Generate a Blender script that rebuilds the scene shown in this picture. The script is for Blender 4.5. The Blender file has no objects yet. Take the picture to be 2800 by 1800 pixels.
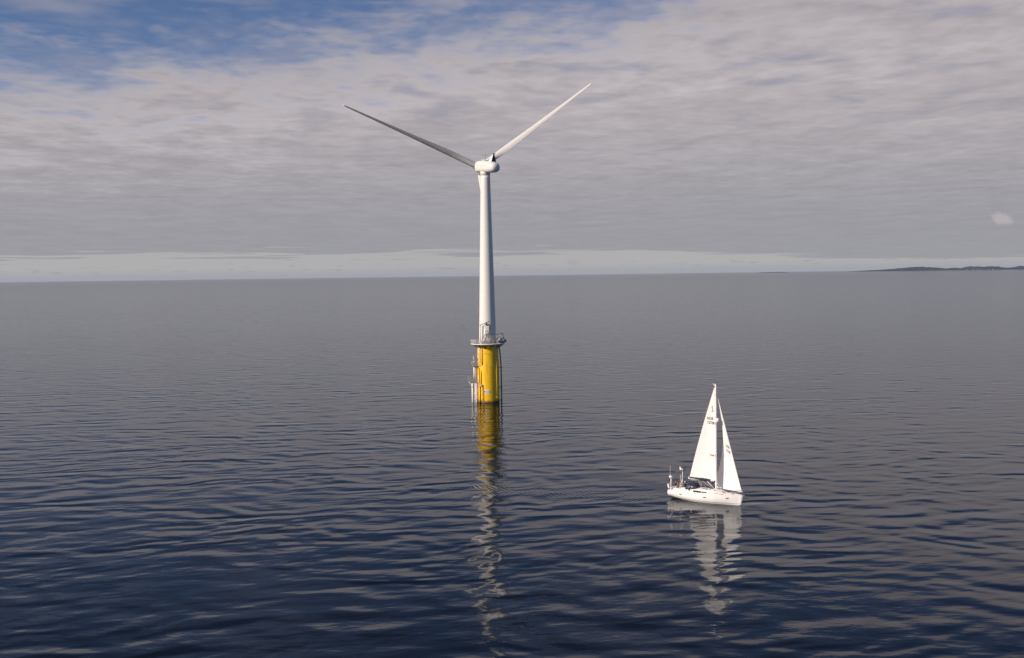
import bpy, bmesh, math, random
from mathutils import Vector, Matrix, noise as mnoise
R = math.radians
PI = math.pi
random.seed(7)
S = bpy.context.scene

# ------------------------------------------------------------------ camera
CAM_H = 35.05
cam_d = bpy.data.cameras.new("camera")
cam = bpy.data.objects.new("camera", cam_d)
S.collection.objects.link(cam)
cam_d.sensor_width = 36.0
cam_d.lens = 36.0 * 3000.0 / 2800.0
cam_d.clip_start = 0.5
cam_d.clip_end = 200000.0
cam.location = (0, 0, CAM_H)
cam.rotation_euler = (Matrix.Rotation(R(90 - 2.829), 4, 'X') @ Matrix.Rotation(-0.0132, 4, 'Z')).to_euler()
S.camera = cam

# ------------------------------------------------------------------ render look
S.view_settings.view_transform = 'Standard'
S.view_settings.look = 'None'
S.view_settings.exposure = 0.45
S.view_settings.gamma = 1.0
S.view_settings.use_curve_mapping = False
S.cycles.max_bounces = 6
S.cycles.use_denoising = True
S.cycles.denoiser = 'OPENIMAGEDENOISE'
S.cycles.sample_clamp_indirect = 6.0

# ------------------------------------------------------------------ sun and sky
SUN_EL = R(29.0)
sun_h = Vector((-0.87, -0.49, 0)).normalized()
sun_dir = Vector((sun_h.x * math.cos(SUN_EL), sun_h.y * math.cos(SUN_EL), math.sin(SUN_EL)))
sl = bpy.data.lights.new("sun", 'SUN')
sl.energy = 3.8
sl.angle = R(0.53)
sl.color = (1.0, 0.85, 0.71)
so = bpy.data.objects.new("sun", sl)
S.collection.objects.link(so)
so.rotation_euler = sun_dir.to_track_quat('Z', 'Y').to_euler()
SKY_STRENGTH = 0.060


class NT:
    """tiny helper to write node maths as expressions"""
    def __init__(self, tree):
        self.t = tree
    def node(self, kind, **props):
        n = self.t.nodes.new(kind)
        for k, v in props.items():
            setattr(n, k, v)
        return n
    def plug(self, sock, v):
        if hasattr(v, 'is_linked') or hasattr(v, 'links'):
            self.t.links.new(v, sock)
        else:
            sock.default_value = v
    def m(self, op, a, b=0.0, c=None, clamp=False):
        n = self.node('ShaderNodeMath', operation=op, use_clamp=clamp)
        self.plug(n.inputs[0], a)
        self.plug(n.inputs[1], b)
        if c is not None:
            self.plug(n.inputs[2], c)
        return n.outputs[0]
    def add(self, a, b): return self.m('ADD', a, b)
    def sub(self, a, b): return self.m('SUBTRACT', a, b)
    def mul(self, a, b): return self.m('MULTIPLY', a, b)
    def div(self, a, b): return self.m('DIVIDE', a, b)
    def sstep(self, v, lo, hi, a=0.0, b=1.0):
        n = self.node('ShaderNodeMapRange', interpolation_type='SMOOTHSTEP')
        self.plug(n.inputs['Value'], v)
        self.plug(n.inputs['From Min'], lo)
        self.plug(n.inputs['From Max'], hi)
        n.inputs['To Min'].default_value = a
        n.inputs['To Max'].default_value = b
        return n.outputs['Result']
    def xyz(self, x, y, z):
        n = self.node('ShaderNodeCombineXYZ')
        for s, v in zip(n.inputs, (x, y, z)):
            self.plug(s, v)
        return n.outputs[0]
    def noise(self, vec, scale=1.0, detail=2.0, rough=0.5, dist=0.0, color=False):
        n = self.node('ShaderNodeTexNoise')
        self.plug(n.inputs['Vector'], vec)
        n.inputs['Scale'].default_value = scale
        n.inputs['Detail'].default_value = detail
        n.inputs['Roughness'].default_value = rough
        n.inputs['Distortion'].default_value = dist
        return n.outputs['Color' if color else 'Fac']
    def mapped(self, vec, scale=(1, 1, 1), rot=(0, 0, 0), loc=(0, 0, 0)):
        # texture-type mapping: turn first, then scale the turned axes
        a = self.node('ShaderNodeVectorRotate', rotation_type='EULER_XYZ')
        self.plug(a.inputs['Vector'], vec)
        a.inputs['Rotation'].default_value = rot
        n = self.node('ShaderNodeMapping')
        self.t.links.new(a.outputs[0], n.inputs['Vector'])
        n.inputs['Scale'].default_value = scale
        n.inputs['Location'].default_value = loc
        return n.outputs[0]
    def mix(self, f, a, b):
        n = self.node('ShaderNodeMix', data_type='RGBA')
        self.plug(n.inputs['Factor'], f)
        for s, v in ((n.inputs[6], a), (n.inputs[7], b)):
            self.plug(s, (v[0], v[1], v[2], 1.0) if isinstance(v, tuple) else v)
        return n.outputs[2]
    def scale_col(self, c, f):
        n = self.node('ShaderNodeVectorMath', operation='SCALE')
        self.plug(n.inputs[0], tuple(c) if isinstance(c, tuple) else c)
        self.plug(n.inputs['Scale'], f)
        return n.outputs[0]


def build_world():
    w = bpy.data.worlds.new("World")
    S.world = w
    w.use_nodes = True
    t = w.node_tree
    t.nodes.clear()
    g = NT(t)
    out = g.node('ShaderNodeOutputWorld')
    bg = g.node('ShaderNodeBackground')
    t.links.new(bg.outputs[0], out.inputs[0])
    bg.inputs['Strength'].default_value = SKY_STRENGTH
    sky = g.node('ShaderNodeTexSky', sky_type='NISHITA', sun_disc=False)
    sky.sun_elevation = SUN_EL
    sky.sun_rotation = math.atan2(sun_dir.x, sun_dir.y) % (2 * PI)
    sky.air_density = 1.0
    sky.altitude = 3500.0
    sky.dust_density = 0.0
    sky.ozone_density = 6.0
    tc = g.node('ShaderNodeTexCoord')
    sep = g.node('ShaderNodeSeparateXYZ')
    t.links.new(tc.outputs['Generated'], sep.inputs[0])
    x, y, z = sep.outputs
    zc = g.m('MAXIMUM', z, 0.0)
    az = g.m('ARCTAN2', x, y)                       # 0 straight ahead, right positive
    # flat cloud deck seen in perspective
    den = g.add(zc, 0.035)
    uv = g.xyz(g.div(x, den), g.div(y, den), 0.0)
    uvr = g.mapped(uv, (1.15, 1.0, 1), (0, 0, R(-15)))
    n_big = g.noise(uvr, 1.1, 4.0, 0.55, 0.3)
    n_mid = g.noise(uvr, 2.7, 3.5, 0.52, 0.25)
    n_fin = g.noise(g.mapped(uv, (2.3, 1.9, 1), (0, 0, R(-11))), 4.6, 2.5, 0.5, 0.2)
    # edge between the grey deck and the blue above it
    zb = g.add(0.182, g.mul(g.sstep(az, -0.5, 0.55), 0.090))
    zb = g.sub(zb, g.mul(g.sstep(az, -0.05, -0.48), 0.010))
    zn = g.add(z, g.mul(g.sub(n_big, 0.5), 0.14))
    zn = g.add(zn, g.mul(g.sub(n_mid, 0.5), 0.13))
    zn = g.add(zn, g.mul(g.sub(n_fin, 0.5), 0.05))
    deck = g.sstep(g.sub(zb, zn), -0.028, 0.045)
    front = g.sstep(y, 0.30, 0.80)
    deck = g.mul(deck, front)
    # deck colour: warm grey high up, cooler grey lower down
    c = g.mix(g.sstep(z, 0.03, 0.15), (0.330, 0.328, 0.360), (0.440, 0.406, 0.428))
    c = g.mix(g.sstep(z, 0.19, 0.30), c, (0.43, 0.385, 0.40))
    sh = g.add(g.mul(g.sub(n_mid, 0.5), 0.40), g.mul(g.sub(n_fin, 0.5), 0.26))
    sh = g.add(sh, g.mul(g.sub(n_big, 0.5), 0.35))
    amp = g.sstep(z, 0.015, 0.11, 0.35, 1.0)
    c = g.scale_col(c, g.add(1.0, g.mul(sh, amp)))
    # the upper rim of the deck catches the sun
    c = g.scale_col(c, g.add(1.0, g.mul(g.sstep(g.sub(zb, zn), 0.10, 0.02), 0.10)))
    # thin places in the deck let some blue through
    thin = g.mul(g.sstep(g.sub(0.5, n_mid), 0.02, 0.20), g.sstep(z, 0.08, 0.20))
    c = g.mix(g.mul(thin, 0.40), c, (0.24, 0.27, 0.42))
    # bright gap under the deck
    hz = g.noise(g.xyz(g.mul(az, 8.0), g.mul(z, 300.0), 0.0), 1.0, 4.0, 0.55, 0.3)
    edge = g.add(g.sub(0.0208, g.mul(g.sstep(az, 0.08, 0.40), 0.0115)), g.mul(g.mul(g.sub(hz, 0.5), 0.042), g.sstep(az, 0.25, -0.15, 0.35, 1.0)))
    gap = g.sstep(g.sub(edge, z), -0.0014, 0.0018)
    gc = g.mix(g.sstep(z, 0.001, 0.010), (0.365, 0.375, 0.405), (0.428, 0.422, 0.428))
    spots = g.noise(g.xyz(g.mul(az, 62.0), g.mul(z, 520.0), 3.0), 1.0, 3.0, 0.5, 0.0)
    band = g.mul(g.sstep(z, 0.003, 0.007), g.sstep(z, 0.015, 0.009))
    gc = g.mix(g.mul(g.mul(g.sstep(spots, 0.57, 0.70), band), 0.55), gc, (0.27, 0.275, 0.29))
    c = g.mix(gap, c, gc)
    # one small cumulus puff far off on the right
    px = g.sub(az, 0.4196)
    pz = g.sub(z, 0.0400)
    pn = g.noise(g.xyz(g.mul(az, 130.0), g.mul(z, 130.0), 1.0), 1.0, 4.0, 0.6, 0.0)
    rr = g.m('SQRT', g.add(g.m('POWER', g.div(px, 0.0088), 2.0), g.m('POWER', g.div(g.add(pz, g.mul(px, 0.35)), 0.0062), 2.0)))
    puff = g.sstep(g.add(rr, g.mul(g.sub(pn, 0.5), 1.2)), 1.15, 0.55)
    puff = g.mul(puff, g.sstep(pz, -0.0062, -0.001))
    c = g.mix(g.mul(puff, 0.85), c, (0.475, 0.43, 0.45))
    # small loose puffs on the blue
    wisp = g.mul(g.sstep(g.add(g.mul(n_mid, 0.6), g.mul(n_big, 0.4)), 0.44, 0.66), g.sstep(z, 0.50, 0.20))
    wisp = g.mul(g.add(0.08, g.mul(wisp, 0.50)), front)
    blue = g.node('ShaderNodeGamma')
    t.links.new(sky.outputs[0], blue.inputs[0])
    blue.inputs['Gamma'].default_value = 1.0
    k = 0.732 / SKY_STRENGTH
    base = g.mix(wisp, blue.outputs[0], g.scale_col((0.36, 0.34, 0.40), k))
    col = g.mix(deck, base, g.scale_col(c, k))
    t.links.new(col, bg.inputs['Color'])


build_world()


# ------------------------------------------------------------------ materials
def pmat(name, col, rough=0.5, metal=0.0, var=0.0, vscale=1.0, dirt=None, streak=False, spec=None):
    m = bpy.data.materials.new(name)
    m.use_nodes = True
    t = m.node_tree
    b = t.nodes['Principled BSDF']
    b.inputs['Roughness'].default_value = rough
    b.inputs['Metallic'].default_value = metal
    if spec is not None:
        b.inputs['Specular IOR Level'].default_value = spec
    g = NT(t)
    if var or dirt:
        tc = g.node('ShaderNodeTexCoord')
        v = g.mapped(tc.outputs['Object'], (vscale, vscale, vscale * (0.12 if streak else 1.0)))
        n = g.noise(v, 1.0, 5.0, 0.6)
        c = g.scale_col(col, g.add(1.0 - var, g.mul(n, 2 * var)))
        if dirt:
            n2 = g.noise(g.mapped(tc.outputs['Object'], (vscale * 1.7, vscale * 1.7, vscale * (0.2 if streak else 1.7)), loc=(4, 2, 1)), 1.0, 6.0, 0.65)
            c = g.mix(g.mul(g.sstep(n2, 0.52, 0.75), dirt[1]), c, dirt[0])
        t.links.new(c, b.inputs['Base Color'])
    else:
        b.inputs['Base Color'].default_value = (*col, 1)
    return m


def sail_mat(name, col):
    m = bpy.data.materials.new(name)
    m.use_nodes = True
    t = m.node_tree
    t.nodes.clear()
    g = NT(t)
    out = g.node('ShaderNodeOutputMaterial')
    d = g.node('ShaderNodeBsdfDiffuse')
    tr = g.node('ShaderNodeBsdfTranslucent')
    mx = g.node('ShaderNodeMixShader')
    tc = g.node('ShaderNodeTexCoord')
    n = g.noise(g.mapped(tc.outputs['Object'], (0.6, 0.6, 0.25)), 1.0, 4.0, 0.5)
    # horizontal panel seams of the sailcloth
    sep = g.node('ShaderNodeSeparateXYZ')
    t.links.new(tc.outputs['Object'], sep.inputs[0])
    ph = g.m('FRACT', g.mul(g.add(sep.outputs[2], g.mul(sep.outputs[0], 0.18)), 0.62))
    seam = g.sstep(g.m('ABSOLUTE', g.sub(ph, 0.5)), 0.018, 0.008)
    c = g.scale_col(col, g.add(0.96, g.mul(n, 0.08)))
    c = g.mix(g.mul(seam, 0.10), c, (0.5, 0.47, 0.44))
    t.links.new(c, d.inputs[0])
    t.links.new(g.mix(0.75, c, (0.95, 0.74, 0.55)), tr.inputs[0])
    bump = g.node('ShaderNodeBump')
    bump.inputs['Distance'].default_value = 0.12
    bump.inputs['Strength'].default_value = 0.6
    t.links.new(g.noise(g.mapped(tc.outputs['Object'], (0.9, 0.9, 0.35), (0, R(30), 0)), 1.0, 3.0, 0.5), bump.inputs['Height'])
    t.links.new(bump.outputs[0], d.inputs['Normal'])
    mx.inputs[0].default_value = 0.22
    t.links.new(d.outputs[0], mx.inputs[1])
    t.links.new(tr.outputs[0], mx.inputs[2])
    t.links.new(mx.outputs[0], out.inputs[0])
    return m


M = {}
M['turbine_white'] = pmat("turbine_white_paint", (0.71, 0.68, 0.635), 0.42, var=0.035, vscale=0.55, dirt=((0.55, 0.50, 0.44), 0.16), streak=True)
M['blade_white'] = pmat("blade_gelcoat", (0.70, 0.67, 0.63), 0.4, var=0.03, vscale=0.4)
M['yellow'] = pmat("yellow_marine_paint", (0.82, 0.49, 0.005), 0.45, var=0.06, vscale=0.9, dirt=((0.42, 0.20, 0.015), 0.35), streak=True)
def stain_waterline(m):
    """brown algae and splash stain climbing unevenly from the water"""
    t = m.node_tree
    b = t.nodes['Principled BSDF']
    src = b.inputs['Base Color'].links[0].from_socket
    g = NT(t)
    tc = g.node('ShaderNodeTexCoord')
    sep = g.node('ShaderNodeSeparateXYZ')
    t.links.new(tc.outputs['Object'], sep.inputs[0])
    n = g.noise(g.mapped(tc.outputs['Object'], (2.6, 2.6, 0.8)), 1.0, 5.0, 0.65)
    f = g.sstep(g.sub(sep.outputs[2], g.mul(n, 1.5)), 0.25, -0.55)
    t.links.new(g.mix(g.mul(f, 0.8), src, (0.16, 0.085, 0.012)), b.inputs['Base Color'])
    run = g.noise(g.mapped(tc.outputs['Object'], (5.5, 5.5, 0.22), loc=(2, 7, 1)), 1.0, 4.0, 0.6)
    k = g.mul(g.sstep(run, 0.60, 0.74), 0.45)
    t.links.new(g.mix(k, b.inputs['Base Color'].links[0].from_socket, (0.33, 0.13, 0.012)), b.inputs['Base Color'])


stain_waterline(M['yellow'])
M['galv'] = pmat("galvanised_steel", (0.42, 0.41, 0.39), 0.5, 0.3, var=0.15, vscale=3.0)
M['grey_steel'] = pmat("grey_painted_steel", (0.30, 0.30, 0.30), 0.55, 0.0, var=0.15, vscale=2.0)
M['dark_steel'] = pmat("dark_steel", (0.035, 0.033, 0.032), 0.55, var=0.2, vscale=2.0)
M['pipe_white'] = pmat("white_pipe_paint", (0.74, 0.70, 0.66), 0.45, var=0.08, vscale=1.2, dirt=((0.35, 0.27, 0.20), 0.45), streak=True)
M['brown_pipe'] = pmat("rust_yellow_pipe", (0.30, 0.17, 0.035), 0.55, var=0.15, vscale=1.5, dirt=((0.12, 0.07, 0.03), 0.5))
M['black'] = pmat("black_rubber", (0.012, 0.012, 0.013), 0.6)
M['growth'] = pmat("waterline_growth", (0.10, 0.065, 0.014), 0.7, var=0.3, vscale=3.0)
M['sign_white'] = pmat("sign_white", (0.78, 0.77, 0.78), 0.4)
M['sign_blue'] = pmat("sign_blue", (0.035, 0.05, 0.12), 0.4)
M['mark'] = pmat("draught_mark_paint", (0.10, 0.055, 0.01), 0.6)
M['gelcoat'] = pmat("white_gelcoat", (0.88, 0.865, 0.84), 0.22, var=0.015, vscale=0.8)
M['deck'] = pmat("deck_gelcoat", (0.79, 0.765, 0.73), 0.5, var=0.03, vscale=1.5)
M['stripe'] = pmat("grey_stripe", (0.16, 0.15, 0.15), 0.4)
M['antifoul'] = pmat("dark_antifouling", (0.012, 0.013, 0.02), 0.6)
M['glass'] = pmat("dark_smoked_glass", (0.014, 0.011, 0.009), 0.08)
M['mast'] = pmat("white_mast_paint", (0.76, 0.73, 0.70), 0.35, var=0.03, vscale=1.0)
M['navy'] = pmat("navy_canvas", (0.016, 0.020, 0.046), 0.8, var=0.2, vscale=5.0)
def vinyl_mat():
    m = pmat("clear_vinyl_window", (0.10, 0.105, 0.12), 0.12)
    t = m.node_tree
    b = t.nodes['Principled BSDF']
    out = [n for n in t.nodes if n.type == 'OUTPUT_MATERIAL'][0]
    tr = t.nodes.new('ShaderNodeBsdfTransparent')
    tr.inputs[0].default_value = (0.75, 0.77, 0.82, 1)
    mx = t.nodes.new('ShaderNodeMixShader')
    mx.inputs[0].default_value = 0.38
    t.links.new(tr.outputs[0], mx.inputs[1])
    t.links.new(b.outputs[0], mx.inputs[2])
    t.links.new(mx.outputs[0], out.inputs[0])
    return m


M['vinyl'] = vinyl_mat()
M['steel'] = pmat("stainless_steel", (0.60, 0.59, 0.57), 0.25, 0.8)
M['wire'] = pmat("rigging_wire", (0.40, 0.39, 0.37), 0.35, 0.5)
M['rope'] = pmat("pale_rope", (0.55, 0.50, 0.42), 0.8)
M['teak'] = pmat("weathered_teak", (0.20, 0.13, 0.075), 0.7, var=0.2, vscale=8.0)
M['sail'] = sail_mat("sailcloth", (0.93, 0.92, 0.895))
M['letter'] = pmat("black_sail_letter", (0.018, 0.017, 0.018), 0.6)
M['orange'] = pmat("orange_brown_mark", (0.30, 0.135, 0.008), 0.6)
M['ochre'] = pmat("ochre_fabric", (0.48, 0.23, 0.01), 0.7, var=0.25, vscale=9.0)
M['yellowflag'] = pmat("yellow_fabric", (0.80, 0.50, 0.02), 0.7)
M['plastic_white'] = pmat("white_plastic", (0.80, 0.78, 0.76), 0.35)
M['skin'] = pmat("skin", (0.50, 0.29, 0.20), 0.5)
M['jacket'] = pmat("dark_jacket", (0.018, 0.020, 0.030), 0.8, var=0.2, vscale=10.0)
M['pale_cloth'] = pmat("pale_cloth", (0.55, 0.47, 0.38), 0.8, var=0.1, vscale=10.0)
M['trousers'] = pmat("dark_trousers", (0.05, 0.035, 0.025), 0.8)
M['hair'] = pmat("fair_hair", (0.30, 0.17, 0.07), 0.6)
M['rock'] = pmat("coastal_rock_heath", (0.042, 0.056, 0.078), 0.9, var=0.30, vscale=0.004, dirt=((0.11, 0.115, 0.12), 0.4))
M['housepaint'] = pmat("white_house_paint", (0.7, 0.7, 0.68), 0.7)
M['red'] = pmat("red_lamp", (0.35, 0.02, 0.015), 0.3)


# ------------------------------------------------------------------ mesh helpers
class MB:
    def __init__(self):
        self.bm = bmesh.new()
        self.mi = 0
    def _face(self, vs, smooth=False):
        try:
            f = self.bm.faces.new(vs)
            f.material_index = self.mi
            f.smooth = smooth
            return f
        except ValueError:
            return None
    def box(self, c, size, rot=None, taper=1.0):
        mtx = Matrix.Translation(Vector(c)) @ (rot.to_4x4() if rot is not None else Matrix.Identity(4))
        vs = []
        for sz in (-1, 1):
            k = taper if sz > 0 else 1.0
            for sx, sy in ((-1, -1), (1, -1), (1, 1), (-1, 1)):
                vs.append(self.bm.verts.new(mtx @ Vector((sx * size[0] / 2 * k, sy * size[1] / 2 * k, sz * size[2] / 2))))
        for q in ((3, 2, 1, 0), (4, 5, 6, 7), (0, 1, 5, 4), (1, 2, 6, 5), (2, 3, 7, 6), (3, 0, 4, 7)):
            self._face([vs[i] for i in q])
        return self
    def rings(self, rings, closed=True, caps=True, smooth=True):
        vr = [[self.bm.verts.new(p) for p in r] for r in rings]
        n = len(vr[0])
        for a, b in zip(vr[:-1], vr[1:]):
            for i in range(n if closed else n - 1):
                j = (i + 1) % n
                self._face([a[i], a[j], b[j], b[i]], smooth)
        if caps and closed:
            self._face(list(reversed(vr[0])))
            self._face(vr[-1])
        return self
    def tube(self, pts, r, n=10, r1=None, caps=True):
        pts = [Vector(p) for p in pts]
        rings = []
        up = None
        for i, p in enumerate(pts):
            d = (pts[min(i + 1, len(pts) - 1)] - pts[max(i - 1, 0)]).normalized()
            if up is None:
                up = Vector((0, 0, 1)) if abs(d.z) < 0.9 else Vector((1, 0, 0))
            u = d.cross(up).normalized()
            v = u.cross(d).normalized()
            up = v
            rr = r if r1 is None else r + (r1 - r) * i / max(1, len(pts) - 1)
            rings.append([p + (u * math.cos(2 * PI * k / n) + v * math.sin(2 * PI * k / n)) * rr for k in range(n)])
        return self.rings(rings, caps=caps)
    def lathe(self, prof, n=32, centre=(0, 0, 0), axis=None):
        c = Vector(centre)
        q = Matrix.Identity(3) if axis is None else Vector((0, 0, 1)).rotation_difference(Vector(axis).normalized()).to_matrix()
        rings = [[c + q @ Vector((r * math.cos(2 * PI * k / n), r * math.sin(2 * PI * k / n), z)) for k in range(n)] for r, z in prof]
        return self.rings(rings)
    def ball(self, c, r, n=12, sq=(1, 1, 1)):
        prof = [(max(1e-3, math.sin(PI * i / n)), -math.cos(PI * i / n)) for i in range(n + 1)]
        rings = [[Vector(c) + Vector((a * math.cos(2 * PI * k / 14) * sq[0], a * math.sin(2 * PI * k / 14) * sq[1], z * sq[2])) * r for k in range(14)] for a, z in prof]
        return self.rings(rings)
    def grid(self, P, smooth=True):
        """sheet from a 2-D table of points"""
        vr = [[self.bm.verts.new(p) for p in r] for r in P]
        for a, b in zip(vr[:-1], vr[1:]):
            for i in range(len(a) - 1):
                self._face([a[i], a[i + 1], b[i + 1], b[i]], smooth)
        return self
    def build(self, name, mats, parent=None, thick=0.0, bevel=0.0, norm=True):
        if norm:
            bmesh.ops.recalc_face_normals(self.bm, faces=self.bm.faces)
        me = bpy.data.meshes.new(name)
        self.bm.to_mesh(me)
        self.bm.free()
        for m in (mats if isinstance(mats, (list, tuple)) else [mats]):
            me.materials.append(m)
        o = bpy.data.objects.new(name, me)
        S.collection.objects.link(o)
        if parent is not None:
            o.parent = parent
        if thick:
            md = o.modifiers.new("thick", 'SOLIDIFY')
            md.thickness = thick
            md.offset = 0
        if bevel:
            md = o.modifiers.new("bevel", 'BEVEL')
            md.width = bevel
            md.segments = 2
            md.limit_method = 'ANGLE'
        return o


def _build_each(self, name, mats, parent=None, **kw):
    """every connected piece becomes an object of its own"""
    bm = self.bm
    bm.verts.index_update()
    left = set(bm.verts)
    out = []
    while left:
        seed = min(left, key=lambda v: v.index)
        left.discard(seed)
        isl, todo = [], [seed]
        while todo:
            v = todo.pop()
            isl.append(v)
            for e in v.link_edges:
                w = e.other_vert(v)
                if w in left:
                    left.discard(w)
                    todo.append(w)
        isl.sort(key=lambda v: v.index)
        sub = MB()
        mp = {v: sub.bm.verts.new(v.co) for v in isl}
        for f in {f for v in isl for f in v.link_faces}:
            nf = sub.bm.faces.new([mp[v] for v in f.verts])
            nf.smooth = f.smooth
            nf.material_index = f.material_index
        out.append(sub.build(name, mats, parent, **kw))
    bm.free()
    return out


MB.build_each = _build_each


def thing(name, label, cat, loc=(0, 0, 0), rz=0.0, group=None):
    o = bpy.data.objects.new(name, None)
    S.collection.objects.link(o)
    o.location = loc
    o.rotation_euler = (0, 0, rz)
    o.empty_display_size = 0.5
    tag(o, label, cat, group)
    return o


def tag(o, label, cat, group=None):
    o['label'] = label
    o['category'] = cat
    if group:
        o['group'] = group


def text_mesh(body, size):
    """flat lettering as a bmesh-ready list (verts, faces), centred baseline-left"""
    cu = bpy.data.curves.new("lettering", 'FONT')
    cu.body = body
    cu.size = size
    cu.offset = size * 0.018
    cu.resolution_u = 3
    ob = bpy.data.objects.new("lettering", cu)
    S.collection.objects.link(ob)
    dg = bpy.context.evaluated_depsgraph_get()
    me = bpy.data.meshes.new_from_object(ob.evaluated_get(dg))
    bm = bmesh.new()
    bm.from_mesh(me)
    bmesh.ops.triangulate(bm, faces=bm.faces)
    bmesh.ops.subdivide_edges(bm, edges=[e for e in bm.edges if e.calc_length() > size * 0.35], cuts=1)
    vs = [v.co.copy() for v in bm.verts]
    bm.verts.index_update()
    fs = [[v.index for v in f.verts] for f in bm.faces]
    bm.free()
    bpy.data.objects.remove(ob)
    bpy.data.curves.remove(cu)
    bpy.data.meshes.remove(me)
    return vs, fs


def smooth1(a, b, v):
    v = max(0.0, min(1.0, (v - a) / (b - a)))
    return v * v * (3 - 2 * v)


def lerp_table(tab, x):
    if x <= tab[0][0]:
        return tab[0][1]
    for (a, va), (b, vb) in zip(tab[:-1], tab[1:]):
        if x <= b:
            return va + (vb - va) * (x - a) / (b - a)
    return tab[-1][1]


# ------------------------------------------------------------------ the sea
TURB = Vector((-6.77, 303.0, 0.0))
BOAT_ANG = R(-38.9)
BOAT = Vector((29.14, 167.02, 0.0))


WAVE_SLOPE = 0.036


def sea_material():
    m = bpy.data.materials.new("sea_water")
    m.use_nodes = True
    t = m.node_tree
    t.nodes.clear()
    g = NT(t)
    out = g.node('ShaderNodeOutputMaterial')
    body = g.node('ShaderNodeBsdfDiffuse')          # light scattered back from inside the water
    body.inputs['Color'].default_value = (0.0005, 0.0012, 0.0026, 1)
    shine = g.node('ShaderNodeBsdfGlossy')
    shine.inputs['Color'].default_value = (0.765, 0.78, 0.805, 1)
    shine.inputs['Roughness'].default_value = 0.065
    fres = g.node('ShaderNodeFresnel')
    fres.inputs['IOR'].default_value = 1.44
    mixs = g.node('ShaderNodeMixShader')
    t.links.new(fres.outputs[0], mixs.inputs[0])
    t.links.new(body.outputs[0], mixs.inputs[1])
    t.links.new(shine.outputs[0], mixs.inputs[2])
    t.links.new(mixs.outputs[0], out.inputs['Surface'])
    geo = g.node('ShaderNodeNewGeometry')
    P = geo.outputs['Position']
    sep = g.node('ShaderNodeSeparateXYZ')
    t.links.new(P, sep.inputs[0])
    X, Y, _ = sep.outputs
    # wind patches: where the ripples are rougher or calmer
    patch = g.noise(g.mapped(P, (0.012, 0.028, 1), (0, 0, R(8))), 1.0, 3.0, 0.5)
    patch = g.sstep(patch, 0.36, 0.66)
    h = None
    def layer(h, wx, wy, rot, amp, detail=2.0, rough=0.45, dist=0.0, mask=None, loc=(0, 0, 0), peak=None):
        n = g.noise(g.mapped(P, (1 / wx, 1 / wy, 1), (0, 0, R(rot)), loc), 1.0, detail, rough, dist)
        if peak is not None:
            n = g.mul(g.sstep(n, peak[0], peak[1]), peak[2])
        n = g.mul(g.sub(n, 0.5), amp)
        if mask is not None:
            n = g.mul(n, mask)
        return n if h is None else g.add(h, n)
    # low wind sea: many small wave trains from a spread of directions, gently bent so no pattern repeats
    warp = g.noise(g.mapped(P, (0.030, 0.045, 1)), 1.0, 2.0, 0.5, 0.0, True)
    wv = g.node('ShaderNodeVectorMath', operation='MULTIPLY_ADD')
    t.links.new(warp, wv.inputs[0])
    wv.inputs[1].default_value = (16.0, 16.0, 0.0)
    t.links.new(P, wv.inputs[2])
    PW = wv.outputs[0]
    rnd = random.Random(11)
    NW = 34
    comps = []
    for i in range(NW):
        lam = 1.5 * (24.0 / 1.5) ** ((i + rnd.random()) / NW)
        th = R(rnd.gauss(-8.0, 31.0))
        wgt = math.exp(-(math.log(lam / 5.0) / 0.95) ** 2)
        comps.append([lam, th, wgt, rnd.random() * 2 * PI])
    tot = math.sqrt(sum(c[2] ** 2 / 2 for c in comps))
    short = None
    longw = None
    for lam, th, wgt, ph0 in comps:
        kk = 2 * PI / lam
        amp = WAVE_SLOPE * wgt / tot / kk
        d = g.node('ShaderNodeVectorMath', operation='DOT_PRODUCT')
        t.links.new(PW, d.inputs[0])
        d.inputs[1].default_value = (kk * math.sin(th), kk * math.cos(th), 0.0)
        sn = g.m('SINE', g.add(d.outputs['Value'], ph0))
        if lam < 4.0:
            short = g.mul(sn, amp) if short is None else g.m('MULTIPLY_ADD', sn, amp, short)
        else:
            longw = g.mul(sn, amp) if longw is None else g.m('MULTIPLY_ADD', sn, amp, longw)
    gust = g.sstep(g.noise(g.mapped(P, (0.020, 0.05, 1), (0, 0, R(-5)), (7, 1, 0)), 1.0, 3.0, 0.55), 0.42, 0.66)
    swell = g.noise(g.mapped(P, (0.05, 0.09, 1), (0, 0, R(12)), (3, 9, 0)), 1.0, 2.0, 0.5)
    h = g.add(g.mul(longw, g.sstep(swell, 0.30, 0.68, 0.45, 1.35)), g.mul(short, g.add(0.30, g.mul(patch, 1.1))))
    h = layer(h, 8.2, 3.8, -14, 0.13, 2.0, 0.45, 0.1, None, (11, 3, 2))
    h = layer(h, 3.6, 1.5, 11, 0.040, 2.0, 0.5, 0.1, g.add(0.4, g.mul(patch, 0.8)), (5, 31, 7))
    h = layer(h, 2.0, 0.80, -18, 0.016, 2.0, 0.5, 0.0, g.add(0.45, gust), (3, 8, 1))
    h = layer(h, 0.7, 0.30, 15, 0.0036, 1.0, 0.5, 0.0, g.add(0.9, gust), (9, 2, 4))
    # ripples trailing away behind the boat
    ca, sa = math.cos(BOAT_ANG), math.sin(BOAT_ANG)
    dx = g.sub(X, BOAT.x)
    dy = g.sub(Y, BOAT.y)
    bx = g.add(g.mul(dx, ca), g.mul(dy, sa))
    by = g.sub(g.mul(dy, ca), g.mul(dx, sa))
    aby = g.m('ABSOLUTE', by)
    back = g.sub(6.0, bx)
    wob = g.mul(g.noise(g.mapped(P, (0.30, 0.30, 1)), 1.0, 3.0), 7.0)
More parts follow.
